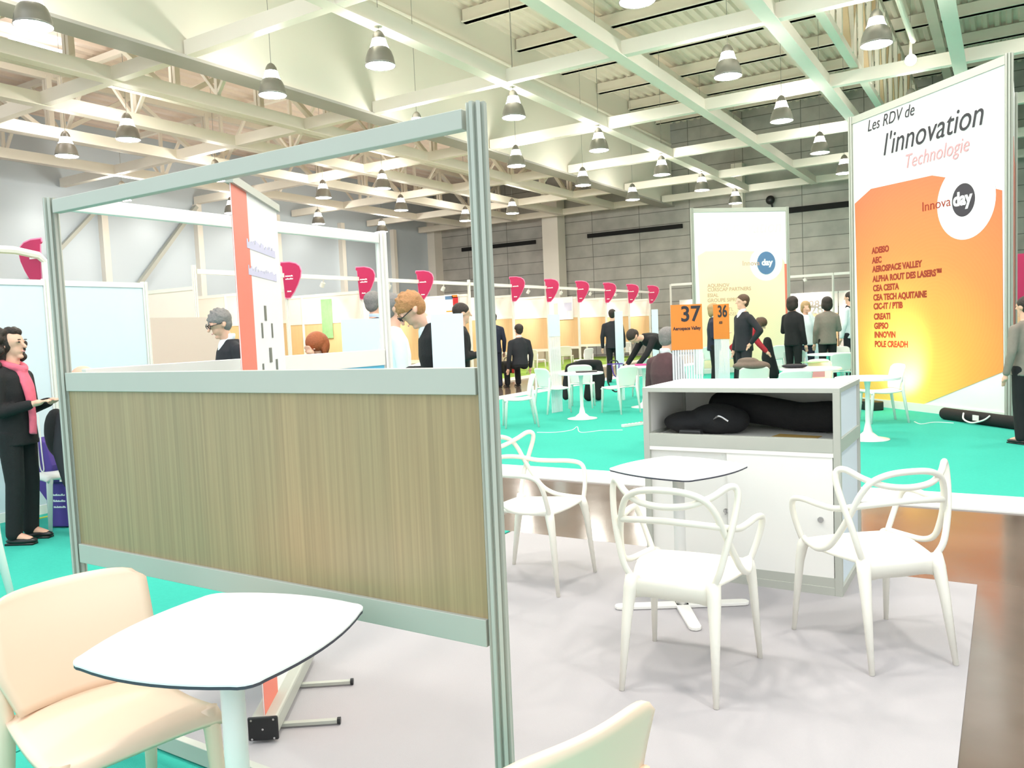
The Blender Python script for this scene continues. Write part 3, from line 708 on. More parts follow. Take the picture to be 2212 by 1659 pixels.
# black box with red strip at the banner's foot
t = thing('floor_light', 'low black floor light box at the left foot of the big orange banner', 'lamp', (-1.95, 13.55, .006), math.atan2(-2.54, 2.22))
MB().lim(-.35, .42, -.12, .1, 0, .14).build('housing', M['black_pl'], t, bevel=.015)
MB().lim(.02, .2, -.125, -.118, .09, .105).build('handle', M['alu'], t)
# power strip
q0, q1 = flo(1345, 924), flo(1388, 918)
t = thing('power_strip', 'white multi-socket power strip lying on the teal carpet', 'power strip', (q0.x, q0.y, .006), math.atan2(q1.y-q0.y, q1.x-q0.x)); L = (q1-q0).length
MB().lim(0, L, -.03, .03, 0, .04).build('housing', M['white'], t, bevel=.004)
for i in range(4): MB().cyl((L*(.25+.17*i), 0, .04), (L*(.25+.17*i), 0, .042), .016).build('socket', M['alu_dark'], t)
MB().lim(L*.9, L*.97, -.012, .012, .04, .046).build('switch', M['redplastic'], t)
tag(MB().tube(smooth_path([flo(1345, 929, .01), flo(1300, 930, .01), flo(1255, 934, .01), flo(1247, 922, .01), flo(1235, 929, .01), flo(1200, 934, .01), flo(1160, 934, .01)]), .006, 6).build('power_cable', M['cable']), 'white cable snaking from the power strip across the teal carpet', 'cable')
tag(MB().tube(smooth_path([flo(2060, 914, .01), flo(2020, 912, .01), flo(1990, 916, .01), flo(1975, 911, .01)]), .006, 6).build('power_cable', M['cable']), 'white cable end left of the long black bag', 'cable')
tag(MB().bar(flo(50, 1128, .008), flo(145, 1106, .008), .03, .008).build('floor_tape', M['yellow']), 'yellow tape line at the foot of the left white wall', 'tape')

# ================================================================ ROLL-UP BANNER
ru = thing('roll_up_banner', 'white roll-up banner with a coral edge standing behind the oak partition', 'banner', (-2.33, 1.92, .006), math.atan2(.56, -.39))
MB().lim(-.02, .70, -.05, .05, .02, .09).build('base', M['alu'], ru, bevel=.01)
c_ = MB().box((-.026, 0, .055), (.012, .11, .09)).build('end_cap', M['black_pl'], ru, bevel=.012)
for y, z in ((-.04, .09), (.04, .09), (-.04, .02), (.04, .02), (0, .055)): MB().cyl((-.036, y, z), (-.03, y, z), .004).build('screw', M['chrome'], c_)
for x in (.08, .42):
    f = MB().bar((x, -.04, .014), (x, -.25, .014), .022, .012).build('foot', M['alu'], ru); MB().cyl((x, -.25, .014), (x, -.262, .014), .013).build('foot_cap', M['black_pl'], f)
MB().lim(-.01, .69, -.014, .014, 2.03, 2.06).build('top_bar', M['alu'], ru)
sh = MB().lim(.0, .68, -.0015, .0015, .09, 2.035).build('banner_sheet', M['print_white'], ru)
for sg in (-1, 1): MB().lim(.0, .20, sg*.0016, sg*.0026, .09, 2.03).build('coral_print', M['orange_pale'], sh)
def strokes(mb, x0, x1, z, h, y, n, sd=1):
    rnd = random.Random(sd)
    x = x0
    while x < x1:
        w = (x1-x0)/n*(.5+rnd.random()*.5); mb.lim(x, min(x1, x+w*1.02), y, y+.0008, z, z+h*(.45+.55*rnd.random())); x += w
    return mb
for i, z in enumerate((1.82, 1.72)): strokes(MB(), .16, .60, z, .04, -.0036, 24, i).build('faint_print', M['ink_lilac'], sh)
for i in range(6): strokes(MB(), .24, .64, 1.02-.055*i, .02, -.0036, 30, 5+i).build('faint_print', M['ink_lilac'], sh)
for x, z, w, h in ((.36, 1.55, .03, .06), (.30, 1.48, .02, .06), (.46, 1.48, .02, .06), (.28, 1.32, .02, .06), (.50, 1.32, .03, .07), (.40, 1.38, .04, .06), (.35, 1.22, .02, .06)): MB().lim(x, x+w, -.0036, -.0028, z, z+h).build('figure_print', M['alu_dark'], sh)

# ================================================================ NUMBER TOTEMS
def totem(x, y_top, d, w, hb, ztop, facing, lab, board, num=None, sub=None, back=False):
    p = at(x, y_top, d); rz = face(facing)+math.pi
    t = thing('sign_totem', lab, 'sign', (p.x, p.y, .006), rz)
    MB().lim(-w/2, w/2, -.004, .004, .0, ztop-hb+.02).build('clear_base', M['clear'], t)
    bd = MB().lim(-w/2-.004, w/2+.004, -.008, .008, ztop-hb, ztop).build('sign_board', board, t)
    if num:
        textmesh(num, w*.70, M['ink'], bd, (w*.46, -.009, ztop-hb*.365), (R(90), 0, 0), bold=w*.014, align='RIGHT', sx=.95)
        if sub: textmesh(sub, w*.155, M['ink'], bd, (0, -.009, ztop-hb*.56), (R(90), 0, 0), bold=w*.004, align='CENTER', sx=.84)
    return t
def tz(y_top, x, d): return at(x, y_top, d).z
totem(1482, 659, 8.4, .32, .475, tz(659, 1482, 8.4), vd(.0, -1), 'orange board numbered 37 on a ribbed clear sheet behind the cabinet', M['orange'], '37', 'Aerospace Valley')
totem(1557, 658, 10.9, .32, .475, tz(658, 1557, 10.9), vd(-.93, -.38), 'orange board numbered 36 seen at a slant right of the 37 sign', M['orange'], '36', 'ADI')
totem(1196, 680, 13.8, .30, .38, tz(680, 1196, 13.8), vd(.75, -.66), 'narrow white board on a tall clear sheet over the round table', M['white_panel'])
totem(965, 680, 5.55, .215, .4, tz(680, 965, 5.55), vd(.1, -1), 'pale blue-white board just left of the near aluminium post', M['white_panel'])
totem(783, 690, 8.6, .45, .85, tz(690, 783, 8.6), vd(.1, -1), 'pale blue-white board left of the far white post', M['white_panel'])
totem(1336, 673, 15.5, .15, 1.2, tz(673, 1336, 15.5), vd(.1, -1), 'tall narrow white strip totem left of the bending person', M['white_panel'])
totem(1414, 669, 17.2, .13, 1.1, tz(669, 1414, 17.2), vd(.1, -1), 'tall narrow white strip totem left of the 37 sign', M['white_panel'])

# ================================================================ BANNER TOWERS
def tower(L, Rr, H, lab, front, texts, depth_dir):
    L, Rr = Vector(L), Vector(Rr); wd = (Rr-L).length; rz = math.atan2(Rr.y-L.y, Rr.x-L.x)
    t = thing('banner_tower', lab, 'banner', (L.x, L.y, .006), rz)
    bd = MB().prism([(0.03, 0), (wd-.03, 0), (wd-.03, .02), (.03, .02)], .12, H-.1).build('front_sheet', M['print_white'], t)
    apex = (wd*.5, wd*.55)
    for x, y in ((0, 0), (wd, 0), apex):
        b = MB(); post(b, x, y, 0, H, .045); b.build('post', M['alu'], t)
    MB().lim(.03, wd-.03, -.02, .02, H-.12, H-.01).build('top_rail', M['alu'], t)
    MB().lim(.03, wd-.03, -.02, .03, .0, .12).build('base_rail', M['white'], t)
    bk = MB(); bk.bar((wd, .03, H/2), (apex[0], apex[1], H/2), .02, H-.1); bk.build('side_sheet', M['print_white'], t)
    bk = MB(); bk.bar((0, .03, H/2), (apex[0], apex[1], H/2), .02, H-.1); bk.build('side_sheet', M['print_white'], t)
    return t, bd, wd
FX = lambda f: f
H1 = 4.68
bigL, bigR = Vector((-2.16, 14.25, 0)), Vector((.02, 12.15, 0))
tw, bd, wd = tower(bigL, bigR, H1, 'tall banner tower with an orange sunrise print and Innovaday logo at the right', None, None, None)
# map a pixel of the front face to board coordinates
def bpt(x, y, L=bigL, Rr=bigR):
    n = Vector((-(Rr-L).y, (Rr-L).x, 0)).normalized(); o = Vector((0, 0, CAM_H)); d = ray(x, y)
    t_ = (L-o).dot(n)/d.dot(n); P_ = o+d*t_; e = (Rr-L).normalized()
    return ((P_-L).dot(e), P_.z-.006)
gm = grad_mat('orange_print_with_glow', bpt(1955, 850)[0], bpt(1955, 850)[1], 3.4, [(0, (255, 236, 130)), (.16, (252, 214, 100)), (.38, (248, 178, 84)), (.62, (246, 144, 78)), (1, (242, 112, 74))])  # printed sunrise; its yellow centre also paints in the floor light's glow
out = [bpt(x, y) for x, y in ((1847, 440), (1882, 408), (1950, 393), (2014, 379), (2041, 383))]
out2 = [bpt(x, y) for x, y in ((2136, 404), (2165, 411), (2168, 803), (1965, 885), (1858, 862))]
poly = out + out2
pr = MB(); M4 = Matrix(((1, 0, 0, 0), (0, 0, -1, 0), (0, 1, 0, 0), (0, 0, 0, 1)))
poly = [(max(.03, min(wd-.035, x)), z) for x, z in poly]
pr.prism(poly, .003, .006, M4); pr.build('orange_print', gm, bd)
MB().prism([bpt(1858, 864), bpt(1965, 887), bpt(1975, 882), bpt(1858, 858)], .006, .008, M4).build('red_print', M['redplastic'], bd)
wcx, wcz = bpt(2086, 434)
MB().prism([(wcx+.50*math.cos(2*math.pi*i/48), wcz+.52*math.sin(2*math.pi*i/48)) for i in range(48)], .0062, .0078, M4).build('white_ring_print', M['print_white'], bd)
dcx, dcz = bpt(2082, 432)
XRX = abs(bpt(2107, 432)[0]-bpt(2057, 432)[0])/2; XRZ = abs(bpt(2082, 396)[1]-bpt(2082, 468)[1])/2
pr = MB(); pr.prism([(dcx+XRX*math.cos(2*math.pi*i/36), dcz+XRZ*math.sin(2*math.pi*i/36)) for i in range(36)], .0078, .009, M4); dk = pr.build('logo_disc', mat('dark_logo', (52, 48, 58), .5), bd)
def fit(o, wpx, wanted):
    w_ = max(v.co.x for v in o.data.vertices)-min(v.co.x for v in o.data.vertices)
    o.scale = (wanted/w_, 1, 1)
def btext(txt, x, y, x1, size, m, shear=0, bold=0, layer=-.0085, y1=None):
    X, Z = bpt(x, y); X1 = bpt(x1, y)[0]
    o = textmesh(txt, size, m, bd, (X, layer, Z), (R(90), 0, 0), shear=shear, bold=bold, ext=.001); fit(o, 0, X1-X); return o
btext('Les RDV de', 1874, 285, 1975, .25, M['ink'], .25)
btext("l'innovation", 1907, 337, 2122, .47, M['ink'], .25)
btext('Technologie', 1953, 365, 2090, .29, M['ink_rose'], .25)
btext('Innova', 1992, 457, 2053, .19, M['ink_red'], 0, layer=-.0095)
btext('day', 2060, 446, 2102, .25, M['print_white'], 0, .010, layer=-.0105)
for i, (s_, e_) in enumerate((('ADEISO', 1922), ('AEC', 1906), ('AEROSPACE VALLEY', 1994), ('ALPHA ROUT DES LASERS\u2122', 2036), ('CEA CESTA', 1943), ('CEA TECH AQUITAINE', 2003), ('CIC-IT / PTIB', 1951), ('CREATI', 1924), ('GIPSO', 1920), ("INNO'VIN", 1935), ('POLE CREADH', 1962))):
    y_ = (548, 569, 588, 609, 629, 649, 668, 690, 710, 729, 749)[i]
    btext(s_, 1884.5+i*.6, y_, e_, .13, M['ink_red'], 0, .006)
# orange side seen as a strip at the right
# (right side sheet print)
apx = Vector((wd*.5, wd*.55)); 
sd = MB(); sd.bar((wd+.012, .06, 2.0), (apx[0]+.012, apx[1], 2.0), .004, 3.3); sd.build('side_print', M['orange_pale'], tw)
# glow from the floor light box
sl = bpy.data.lights.new('floor_light_beam', 'SPOT'); sl.energy = 120; sl.spot_size = R(75); sl.spot_blend = 1; sl.shadow_soft_size = .08; sl.color = (1, .93, .72)
so_ = bpy.data.objects.new('floor_light_beam', sl); COL.objects.link(so_); so_.location = (-1.62, 12.75, .18)
tgt = Vector((-1.35, 13.45, .75)); so_.rotation_euler = (tgt-so_.location).to_track_quat('-Z', 'Y').to_euler()

# second tower
L2_, R2_ = flo(1494, 450, 4.6), flo(1700, 447, 4.6); L2_.z = 0; R2_.z = 0
tw2, bd2, wd2 = tower(L2_, R2_, 4.6, 'tall banner tower with a washed-out pale yellow print, left of the big orange one', None, None, None)
def bpt2(x, y): return bpt(x, y, L2_, R2_)
gm2 = grad_mat('pale_yellow_print', 1.2, 1.2, 3.6, [(0, (255, 234, 184)), (.5, (255, 238, 206)), (.8, (255, 234, 200)), (1, (254, 226, 186))])
poly = [bpt2(x, y) for x, y in ((1507, 553), (1524, 543), (1580, 541), (1630, 543))]
a0, az = bpt2(1655, 568)
poly += [(a0+.5*math.cos(a), az+.5*math.sin(a)) for a in [R(150)+i/17*R(225) for i in range(18)]]
poly += [bpt2(x, y) for x, y in ((1697, 570), (1703, 752), (1660, 800), (1520, 800))]
poly = [(max(.05, min(wd2-.05, x)), max(.15, z)) for x, z in poly]
MB().prism(poly, .003, .006, M4).build('yellow_print', gm2, bd2)
MB().prism([bpt2(1694, 570), bpt2(1699, 570), bpt2(1704, 750), bpt2(1699, 755)], .006, .008, M4).build('orange_edge_print', M['orange_pale'], bd2)
MB().prism([(a0+.28*math.cos(2*math.pi*i/30), az+.32*math.sin(2*math.pi*i/30)) for i in range(30)], .006, .008, M4).build('logo_disc', M['ink_blue'], bd2)
def b2text(txt, x, y, size, m, sx=1, bold=0, shear=0, layer=-.0085):
    X, Z = bpt2(x, y); return textmesh(txt, size, m, bd2, (X, layer, Z), (R(90), 0, 0), shear=shear, sx=sx, bold=bold, ext=.001)
b2text("l'innovation", 1546, 504, .5, M['ink_pale'], .85, .0, .25)
b2text('Innova', 1603, 574, .2, M['ink_tan'])
b2text('day', 1645, 573, .24, M['print_white'], 1, .01, layer=-.0095)
for s_, y_ in (('AQUINOV', 621), ('CURSCAP PARTNERS', 630), ('ESIAL', 642), ('GROUPE SIPRECOO', 653)):
    b2text(s_, 1528, y_, .14, M['ink_tan'], 1.0, .003)
b2text('ETL', 1568, 672, .14, M['ink_tan']); b2text('INSELL', 1568, 682, .14, M['ink_tan'])

# ================================================================ FLAGGED BOOTHS
def flag(p, lab, lines=1, flip=1):
    t = thing('booth_flag', lab, 'flag sign', p, R(12) if flip > 0 else R(12), 'magenta booth flags')
    def out(s, g):
        pts = [(0, .0), (.03, -.02), (.10, -.015), (.19, .10), (.27, .25), (.33, .40), (.35, .52), (.32, .62), (.25, .68), (.13, .715), (-.05, .72), (-.06, .66), (-.03, .64)]
        c = (.14, .36)
        return [((c[0]+(x-c[0])*s)*flip*g, c[1]+(y-c[1])*s) for x, y in pts]
    bd_ = MB().prism(out(1, 1.2), -.012, .012, M4).build('flag_board', M['magenta'], t)
    MB().prism(out(1.06, 1.2), -.008, .008, M4).build('flag_rim', M['magenta_edge'], t)
    for i in range(lines): strokes(MB(), .03 if flip > 0 else -.2, .22 if flip > 0 else -.03, .42-.06*i, .035, -.0145, 8, 3+i).build('faint_lettering', M['print_white'], bd_)
    if flip > 0: strokes(MB(), .06, .16, .10, .035, -.0145, 5, 9).build('faint_lettering', M['print_white'], bd_)
    return t
def beam(parent, loc, d, power, col=(1, .93, .86)):
    l = bpy.data.lights.new('spot_beam', 'SPOT'); l.energy = power; l.spot_size = R(95); l.spot_blend = .8; l.shadow_soft_size = .04; l.color = col
    o = bpy.data.objects.new('spot_beam', l); COL.objects.link(o); o.parent = parent; o.location = loc; o.rotation_euler = Vector(d).to_track_quat('-Z', 'Y').to_euler()
YS = [9.75, 12.0, 14.3, 16.55, 18.8, 21.15, 23.35, 25.6, 27.9, 30.1, 32.3]
where = ['left of the roll-up banner', 'right behind the roll-up banner', 'behind the far white post', 'over the bent man in black', 'hidden by the near aluminium post', 'first right of the near aluminium post', 'second right of the near aluminium post', 'third right of the near aluminium post', 'fourth right of the near aluminium post', 'fifth right of the near aluminium post', 'farthest, by the pale yellow tower']
XP = -13.0
for i, Y in enumerate(YS):
    t = thing('booth_wall', 'cross wall of oak and pinkish panels in white frames, booth flag %s' % where[i], 'booth wall', (XP, Y, .01), 0, 'cross walls of the flagged booths')
    b = MB(); post(b, 0, 0, 0, 2.92, .04); b.build('post', M['white'], t)
    b = MB(); post(b, -1.95, 0, 0, 2.5, .035); b.build('post', M['white'], t)
    b = MB(); post(b, -3.9, 0, 0, 2.5, .035); b.build('post', M['white'], t)
    for z0, z1, nm in ((2.46, 2.53, 'top_rail'), (1.80, 1.87, 'middle_rail'), (.68, .77, 'lower_rail')): MB().lim(-3.87, -.03, -.02, .02, z0, z1).build(nm, M['white'], t)
    for x0 in (-3.87, -1.92):
        MB().lim(x0, x0+1.88, -.006, .006, 1.87, 2.46).build('upper_panel', M['pinkish'], t)
        MB().lim(x0, x0+1.88, -.006, .006, .77, 1.80).build('oak_panel', M['wood_far'], t)
    if i != 4 and i != 0:
        flag((XP+.02, Y-.05, 2.36), 'magenta D-shaped booth flag, %s' % where[i], 2 if i in (1, 2) else 1)
    if i < len(YS)-1:
        r_ = thing('booth_lintel', 'white lintel rail on the flagged booth front, %s' % where[i], 'rail', (XP, Y, 2.77), 0, 'lintels of the flagged booths')
        MB().lim(-.03, .03, .05, YS[i+1]-Y-.05, 0, .09).build('rail', M['white'], r_)
        s_ = thing('spot_lamp', 'tiny white spot lamp under the booth lintel, %s' % where[i], 'lamp', (XP-.05, (Y+YS[i+1])/2, 2.70), 0, 'spot lamps of the booths')
        MB().cyl((0, 0, 0), (-.06, 0, -.09), .05).build('head', M['white'], s_); MB().cyl((0, 0, 0), (0, 0, .07), .012).build('stem', M['white'], s_); beam(s_, (-.09, 0, -.13), (-2.0, 1.0, -1.6), 90)
flag((XP+.06, 6.9, 2.48), 'magenta booth flag pointing left, above the left white wall', 1, -1)
tag(MB().tube([(XP+.12, 2.5, 3.0), (XP+.12, 6.5, 3.0), (XP+.12, 6.85, 2.94), (XP+.12, 6.95, 2.84), (XP+.12, 6.95, .01)], .06, 8).build('booth_rail', M['white']), 'curved white rail over the left magenta flag', 'rail')
tag(MB().lim(-17.1, -17.0, 7, 34, 0, 2.5).build('booth_wall', M['beige_panel']), 'long pale back wall of the flagged booths', 'booth wall')
# posters
def poster(p, w, h, m, lab, bars=None):
    t = thing('poster', lab, 'poster', p)
    bd_ = MB().lim(-w/2, w/2, -.005, .005, 0, h).build('sheet', m, t)
    if bars:
        for x0, x1, z0, z1, mm in bars: MB().lim(x0, x1, -.008, -.006, z0, z1).build('print', mm, bd_)
    return t
poster((-14.1, 14.26, 1.45), .35, .95, M['green_print'], 'tall green poster beside a booth panel, left of the far white post')
poster((-13.6, 18.76, 1.75), .5, .8, M['print_white'], 'white poster with red and yellow shapes, over the bent man in black', [(-.22, .05, .66, .76, M['ink_blue']), (.05, .24, .45, .72, M['redplastic']), (.02, .22, .7, .78, M['orange']), (-.2, .1, .3, .34, M['orange']), (-.2, .1, .18, .22, M['orange'])])
poster((-13.6, 25.56, 1.75), .8, .8, M['print_white'], 'white and blue-grey poster over the round table', [(-.38, -.2, 0, .6, M['alu']), (.05, .36, .3, .6, M['ink_lilac']), (-.15, .2, .1, .3, M['ink_pale'])])

# booth row along the back right
for i, x in enumerate((-12.9, -10.6, -8.3, -6.0, -3.6, -1.2)):
    t = thing('booth_wall', 'far booth bay at the end of the hall, %s from the left' % ['first', 'second', 'third', 'fourth', 'fifth', 'sixth'][i], 'booth wall', (x, 34.6, 0), 0, 'bays of the end booth row')
    b = MB(); post(b, 0, 0, 0, 3.2, .04); b.build('post', M['white'], t)
    MB().lim(.04, 2.3, -.03, .03, 3.12, 3.22).build('lintel', M['white'], t)
    MB().lim(.04, 2.3, 1.0, 1.05, 2.42, 2.5).build('top_rail', M['white'], t)
    MB().lim(.04, 2.3, 1.0, 1.02, 1.6, 2.42).build('upper_panel', M['pinkish'], t)
    MB().lim(.04, 2.3, 1.0, 1.02, .1, 1.6).build('oak_panel', M['wood_far'] if i != 3 else M['pinkish'], t)
    s_ = thing('spot_lamp', 'tiny white spot lamp on the end booth row, %s bay' % ['first', 'second', 'third', 'fourth', 'fifth', 'sixth'][i], 'lamp', (x+1.2, 34.55, 3.05), 0, 'spot lamps of the booths')
    MB().cyl((0, 0, 0), (.05, -.02, -.1), .07).build('head', M['white'], s_); beam(s_, (0, .06, -.18), (0, 1.6, -1.5), 110)
nb = thing('number_sign', 'dark number 28 on the pinkish booth behind the woman in white', 'sign', onY(1748, 665, 35.4))
textmesh('28', .42, M['taupe'], nb, (0, 0, 0), (R(90), 0, 0), bold=.01)
# pale-blue plinth behind the white blouse
tag(MB().box(at(1752, 730, 19.4)*1.0 - Vector((0, 0, .75)), (.5, .4, 1.6), Euler((0, 0, .5))).build('plinth', M['white_panel']), 'pale blue-white plinth right behind the woman in the white blouse', 'plinth')
# white wall of the left booth
XW = -7.35
t = thing('stand_wall', 'white panel wall behind the woman with the pink scarf', 'booth wall', (XW, 0, .006), 0)
for i, (y0, y1) in enumerate(((-1.0, .97), (1.0, 2.97), (3.0, 3.95), (3.98, 4.92))):
    MB().lim(-.01, .01, y0+.03, y1-.03, .07, 2.05).build('panel', M['white_panel'], t)
    MB().lim(-.02, .02, y0+.02, y1-.02, 2.04, 2.09).build('top_rail', M['white'], t)
    MB().lim(-.02, .02, y0+.02, y1-.02, .0, .08).build('floor_rail', M['white'], t)
    b = MB(); post(b, 0, y1, 0, 2.1, .03); b.build('post', M['white'], t)
tag(MB().lim(-11.6, -11.55, 7.2, 9.3, 0, 1.9).build('stand_wall', M['beige_panel']), 'beige panel left of the grey-haired man', 'booth wall')
# magenta thing at the right edge
tag(MB().lim(.15, 1.2, 18, 18.05, 1.6, 2.5).build('stand_wall', M['magenta']), 'magenta panel at the right edge behind the banner tower', 'booth wall')

# ================================================================ PEOPLE
def person(x, y_head, d, face_dir, lab, H=None, top='charcoal', legs='black', hair='hair_dark', shirt=None, pose='stand', lean=0, hairstyle='short', arms=('down', 'down'), glasses=False, detail=False, sleeves=None, turn=0, zoff=.006, nod=0, female=False):
    """x,y_head: where the crown of the head is in the photo; d: distance"""
    vx = .012 if detail else .017
    p = at(x, y_head, d); headz = p.z
    H = H or 1.72
    rz = face(face_dir)
    L_ = R(lean)
    # hip position
    hipz = H*.52 if pose == 'stand' else .50
    tor = H*.30
    tq = Matrix.Rotation(-L_, 3, 'X')
    def T(v): return Vector((0, 0, hipz)) + tq @ Vector(v)
    neckz = tor
    nk = T((0, 0, neckz)); hl = Matrix.Rotation(-(L_+R(nod)), 3, 'X')
    hr = H*.053
    hc = nk + hl @ Vector((0, .015, H*.105))      # head centre
    crown = hc + hl @ Vector((0, -.01, hr*1.32))
    # base so that crown sits where the photo has it
    off = Vector((p.x, p.y, 0)) - Matrix.Rotation(rz, 3, 'Z') @ Vector((crown.x, crown.y, 0))
    t = thing('person', lab, 'person', (off.x, off.y, zoff), rz)
    sc = (headz-zoff)/crown.z
    t.scale = (sc, sc, sc)
    shw = H*(.105 if female else .118)
    # limbs
    def arm(side, kind):
        s_ = -1 if side == 'L' else 1
        sh = T((s_*(shw-.012), -.005, neckz-.082))
        u, l = H*.165, H*.145
        if kind == 'down': e = T((s_*(shw+.045), -.02, neckz-.055-u)); w = T((s_*(shw+.05), .05, neckz-.06-u-l))
        elif kind == 'front': e = T((s_*(shw+.04), .0, neckz-.06-u)); w = e + tq @ Vector((-s_*.10, l*.85, .05))
        elif kind == 'fold': e = T((s_*(shw+.05), .04, neckz-.05-u)); w = e + tq @ Vector((-s_*l*.95, .11, .03))
        elif kind == 'phone': e = T((s_*(shw+.04), .08, neckz-.06-u*.95)); w = e + tq @ Vector((-s_*.07, .07, l*.92))
        elif kind == 'hip': e = T((s_*(shw+.15), -.10, neckz-.05-u*.85)); w = e + tq @ Vector((-s_*.13, .10, -l*.75))
        elif kind == 'reach': e = sh + Vector((s_*.02, u*.5, -u*.8)); w = e + Vector((-s_*.03, l*.6, -l*.7))
        elif kind == 'face': e = T((s_*(shw+.03), .12, neckz-.05-u*.8)); w = hc + Vector((s_*.05, .10, -.10))
        return sh, e, w
    A = {'L': arm('L', arms[0]), 'R': arm('R', arms[1])}
    def leg(s_):
        hp = Vector((s_*H*.052, 0, hipz-.02))
        if pose == 'stand': kn = Vector((s_*H*.055, .015, H*.285)); an = Vector((s_*H*.06, -.02, .075)); 
        else: kn = Vector((s_*.12, .44, .50)); an = Vector((s_*.13, .42, .075))
        return hp, kn, an
    LG = {-1: leg(-1), 1: leg(1)}
    # ---- body: one continuous surface
    b = MB()
    b.loft([(T((0, 0, -.02)), H*.088, H*.066, tq), (T((0, 0, tor*.3)), H*.078, H*.06, tq), (T((0, 0, tor*.7)), H*.095, H*.066, tq), (T((0, 0, tor*.9)), H*.085, H*.055, tq), (T((0, 0, tor*.99)), H*.04, H*.036, tq)])
    b.chain([(T((0, 0, tor*.95)), H*.034), (hc - hl @ Vector((0, 0, hr*.6)), H*.031)])
    b.ball(hc + hl @ Vector((0, -.012, hr*.28)), hr, (.92, 1.12, 1.0), 10, hl.to_euler())
    b.ball(hc + hl @ Vector((0, .018, -hr*.42)), hr*.8, (.78, .92, 1.0), 10, hl.to_euler())
    b.chain([(hc + hl @ Vector((0, hr*1.02, hr*.1)), .010), (hc + hl @ Vector((0, hr*1.24, -hr*.22)), .014)])   # nose
    b.ball(hc + hl @ Vector((0, hr*.86, -hr*.62)), .018, (1.6, .7, .5), 6)                                         # mouth
    b.ball(hc + hl @ Vector((0, hr*.74, -hr*1.08)), .022, (1.2, 1, .8), 6)                                         # chin
    for s_ in (-1, 1):
        b.ball(hc + hl @ Vector((s_*hr*.92, -.01, -.01)), .02, (.5, .9, 1.5), 6)
        b.ball(hc + hl @ Vector((s_*hr*.42, hr*.93, hr*.24)), .014, (1.6, .6, .5), 6)
    hands = []
    for sd_ in ('L', 'R'):
        sh, e, w = A[sd_]; s_ = -1 if sd_ == 'L' else 1
        b.chain([(sh, H*.030), (e, H*.024), (w, H*.017)]); b.chain([(T((s_*.02, 0, neckz)), .035), (sh, H*.028)])
        dirw = (w-e).normalized(); side_v = dirw.cross(Vector((0, 1, 0) if abs(dirw.y) < .8 else (0, 0, 1))).normalized()
        palm = w + dirw*.05
        b.chain([(w, .022), (palm, .026)]); b.ball(palm, .038, (1, 1, .6), 6)
        for f in range(4):
            o_ = side_v*((f-1.5)*.018); ln = (.075, .085, .08, .062)[f]
            b.chain([(palm+o_+dirw*.02, .0095), (palm+o_+dirw*(.02+ln*.5), .009), (palm+o_*.9+dirw*(.02+ln*.8)+Vector((0, 0, -.012)), .008)])
        b.chain([(palm-side_v*.02, .011), (palm-side_v*.045+dirw*.035, .0095)])
        hp, kn, an = LG[s_]
        b.chain([(hp, H*.046), (kn, H*.032), (an, H*.022)]); b.chain([(an, .035), (an+Vector((0, .12, -.04)), .03)])
    body = blob_mesh(b, 'body', M['skin'], t, vx*.75 if detail else vx*.8, 2)
    # ---- garments
    g = 1.22
    b = MB(); skirt = -.10 if pose == 'stand' else -.02
    b.loft([(T((0, 0, skirt)), H*.104, H*.082, tq), (T((0, 0, tor*.3)), H*.092, H*.074, tq), (T((0, 0, tor*.62)), H*.106, H*.078, tq), (T((0, 0, tor*.85)), H*.100, H*.066, tq), (T((0, -.005, tor*.97)), H*.062, H*.050, tq), (T((0, -.008, tor*1.05)), H*.042, H*.042, tq)])
    for sd_ in ('L', 'R'):
        sh, e, w = A[sd_]; ww = w if sleeves != 'short' else e
        b.chain([(sh, H*.036), (e, H*.030), (e.lerp(w, .93), H*.024)]); b.chain([(T((s_*.03, -.005, neckz+.005)), .042), (sh, H*.035)])
    blob_mesh(b, 'jacket', M[top], t, vx, 3)
    if shirt:
        b = MB(); 
        b.loft([(T((0, .048, tor*.35)), .028, H*.036, tq), (T((0, .052, tor*.7)), .05, H*.040, tq), (T((0, .036, tor*.97)), .058, H*.040, tq), (T((0, .008, tor*1.10)), .062, .062, tq), (T((0, .004, tor*1.15)), .058, .058, tq)])
        blob_mesh(b, 'shirt', M[shirt], t, .011, 2)
    b = MB()
    b.loft([(T((0, 0, .02)), H*.09, H*.07, tq), (Vector((0, 0, hipz-.06)), H*.1, H*.074)])
    for s_ in (-1, 1):
        hp, kn, an = LG[s_]
        b.chain([(hp, H*.054), (kn, H*.040), (an+Vector((0, 0, .01)), H*.036)])
    blob_mesh(b, 'trousers', M[legs], t, vx, 3)
    for s_ in (-1, 1):
        an = LG[s_][2]
        sh_ = MB().ball(an+Vector((0, .055, -.045)), .055, (.8, 2.3, .55), 8); sh_.lim(an.x-.035, an.x+.035, an.y-.06, an.y+.16, an.z-.075, an.z-.06)
        sh_.build('shoe', M['sole'], t, True)
    # ---- hair
    def hp_(v): return hc + hl @ Vector(v)
    b = MB()
    if hairstyle == 'short':
        b.ball(hp_((0, -.022, hr*.42)), hr*1.06, (.95, 1.1, .95), 10, hl.to_euler()); b.ball(hp_((0, -.045, -.01)), hr*.9, (.95, .8, 1.0), 10)
    elif hairstyle == 'bob':
        b.ball(hp_((0, -.02, hr*.40)), hr*1.14, (1.0, 1.1, 1.0), 10, hl.to_euler()); b.ball(hp_((0, -.05, -hr*.3)), hr*1.08, (1.05, .75, 1.3), 10)
        for s_ in (-1, 1): b.ball(hp_((s_*hr*.92, -.005, -hr*.35)), hr*.38, (.7, 1.1, 2.2), 8)
    elif hairstyle == 'curly':
        rnd = random.Random(5)
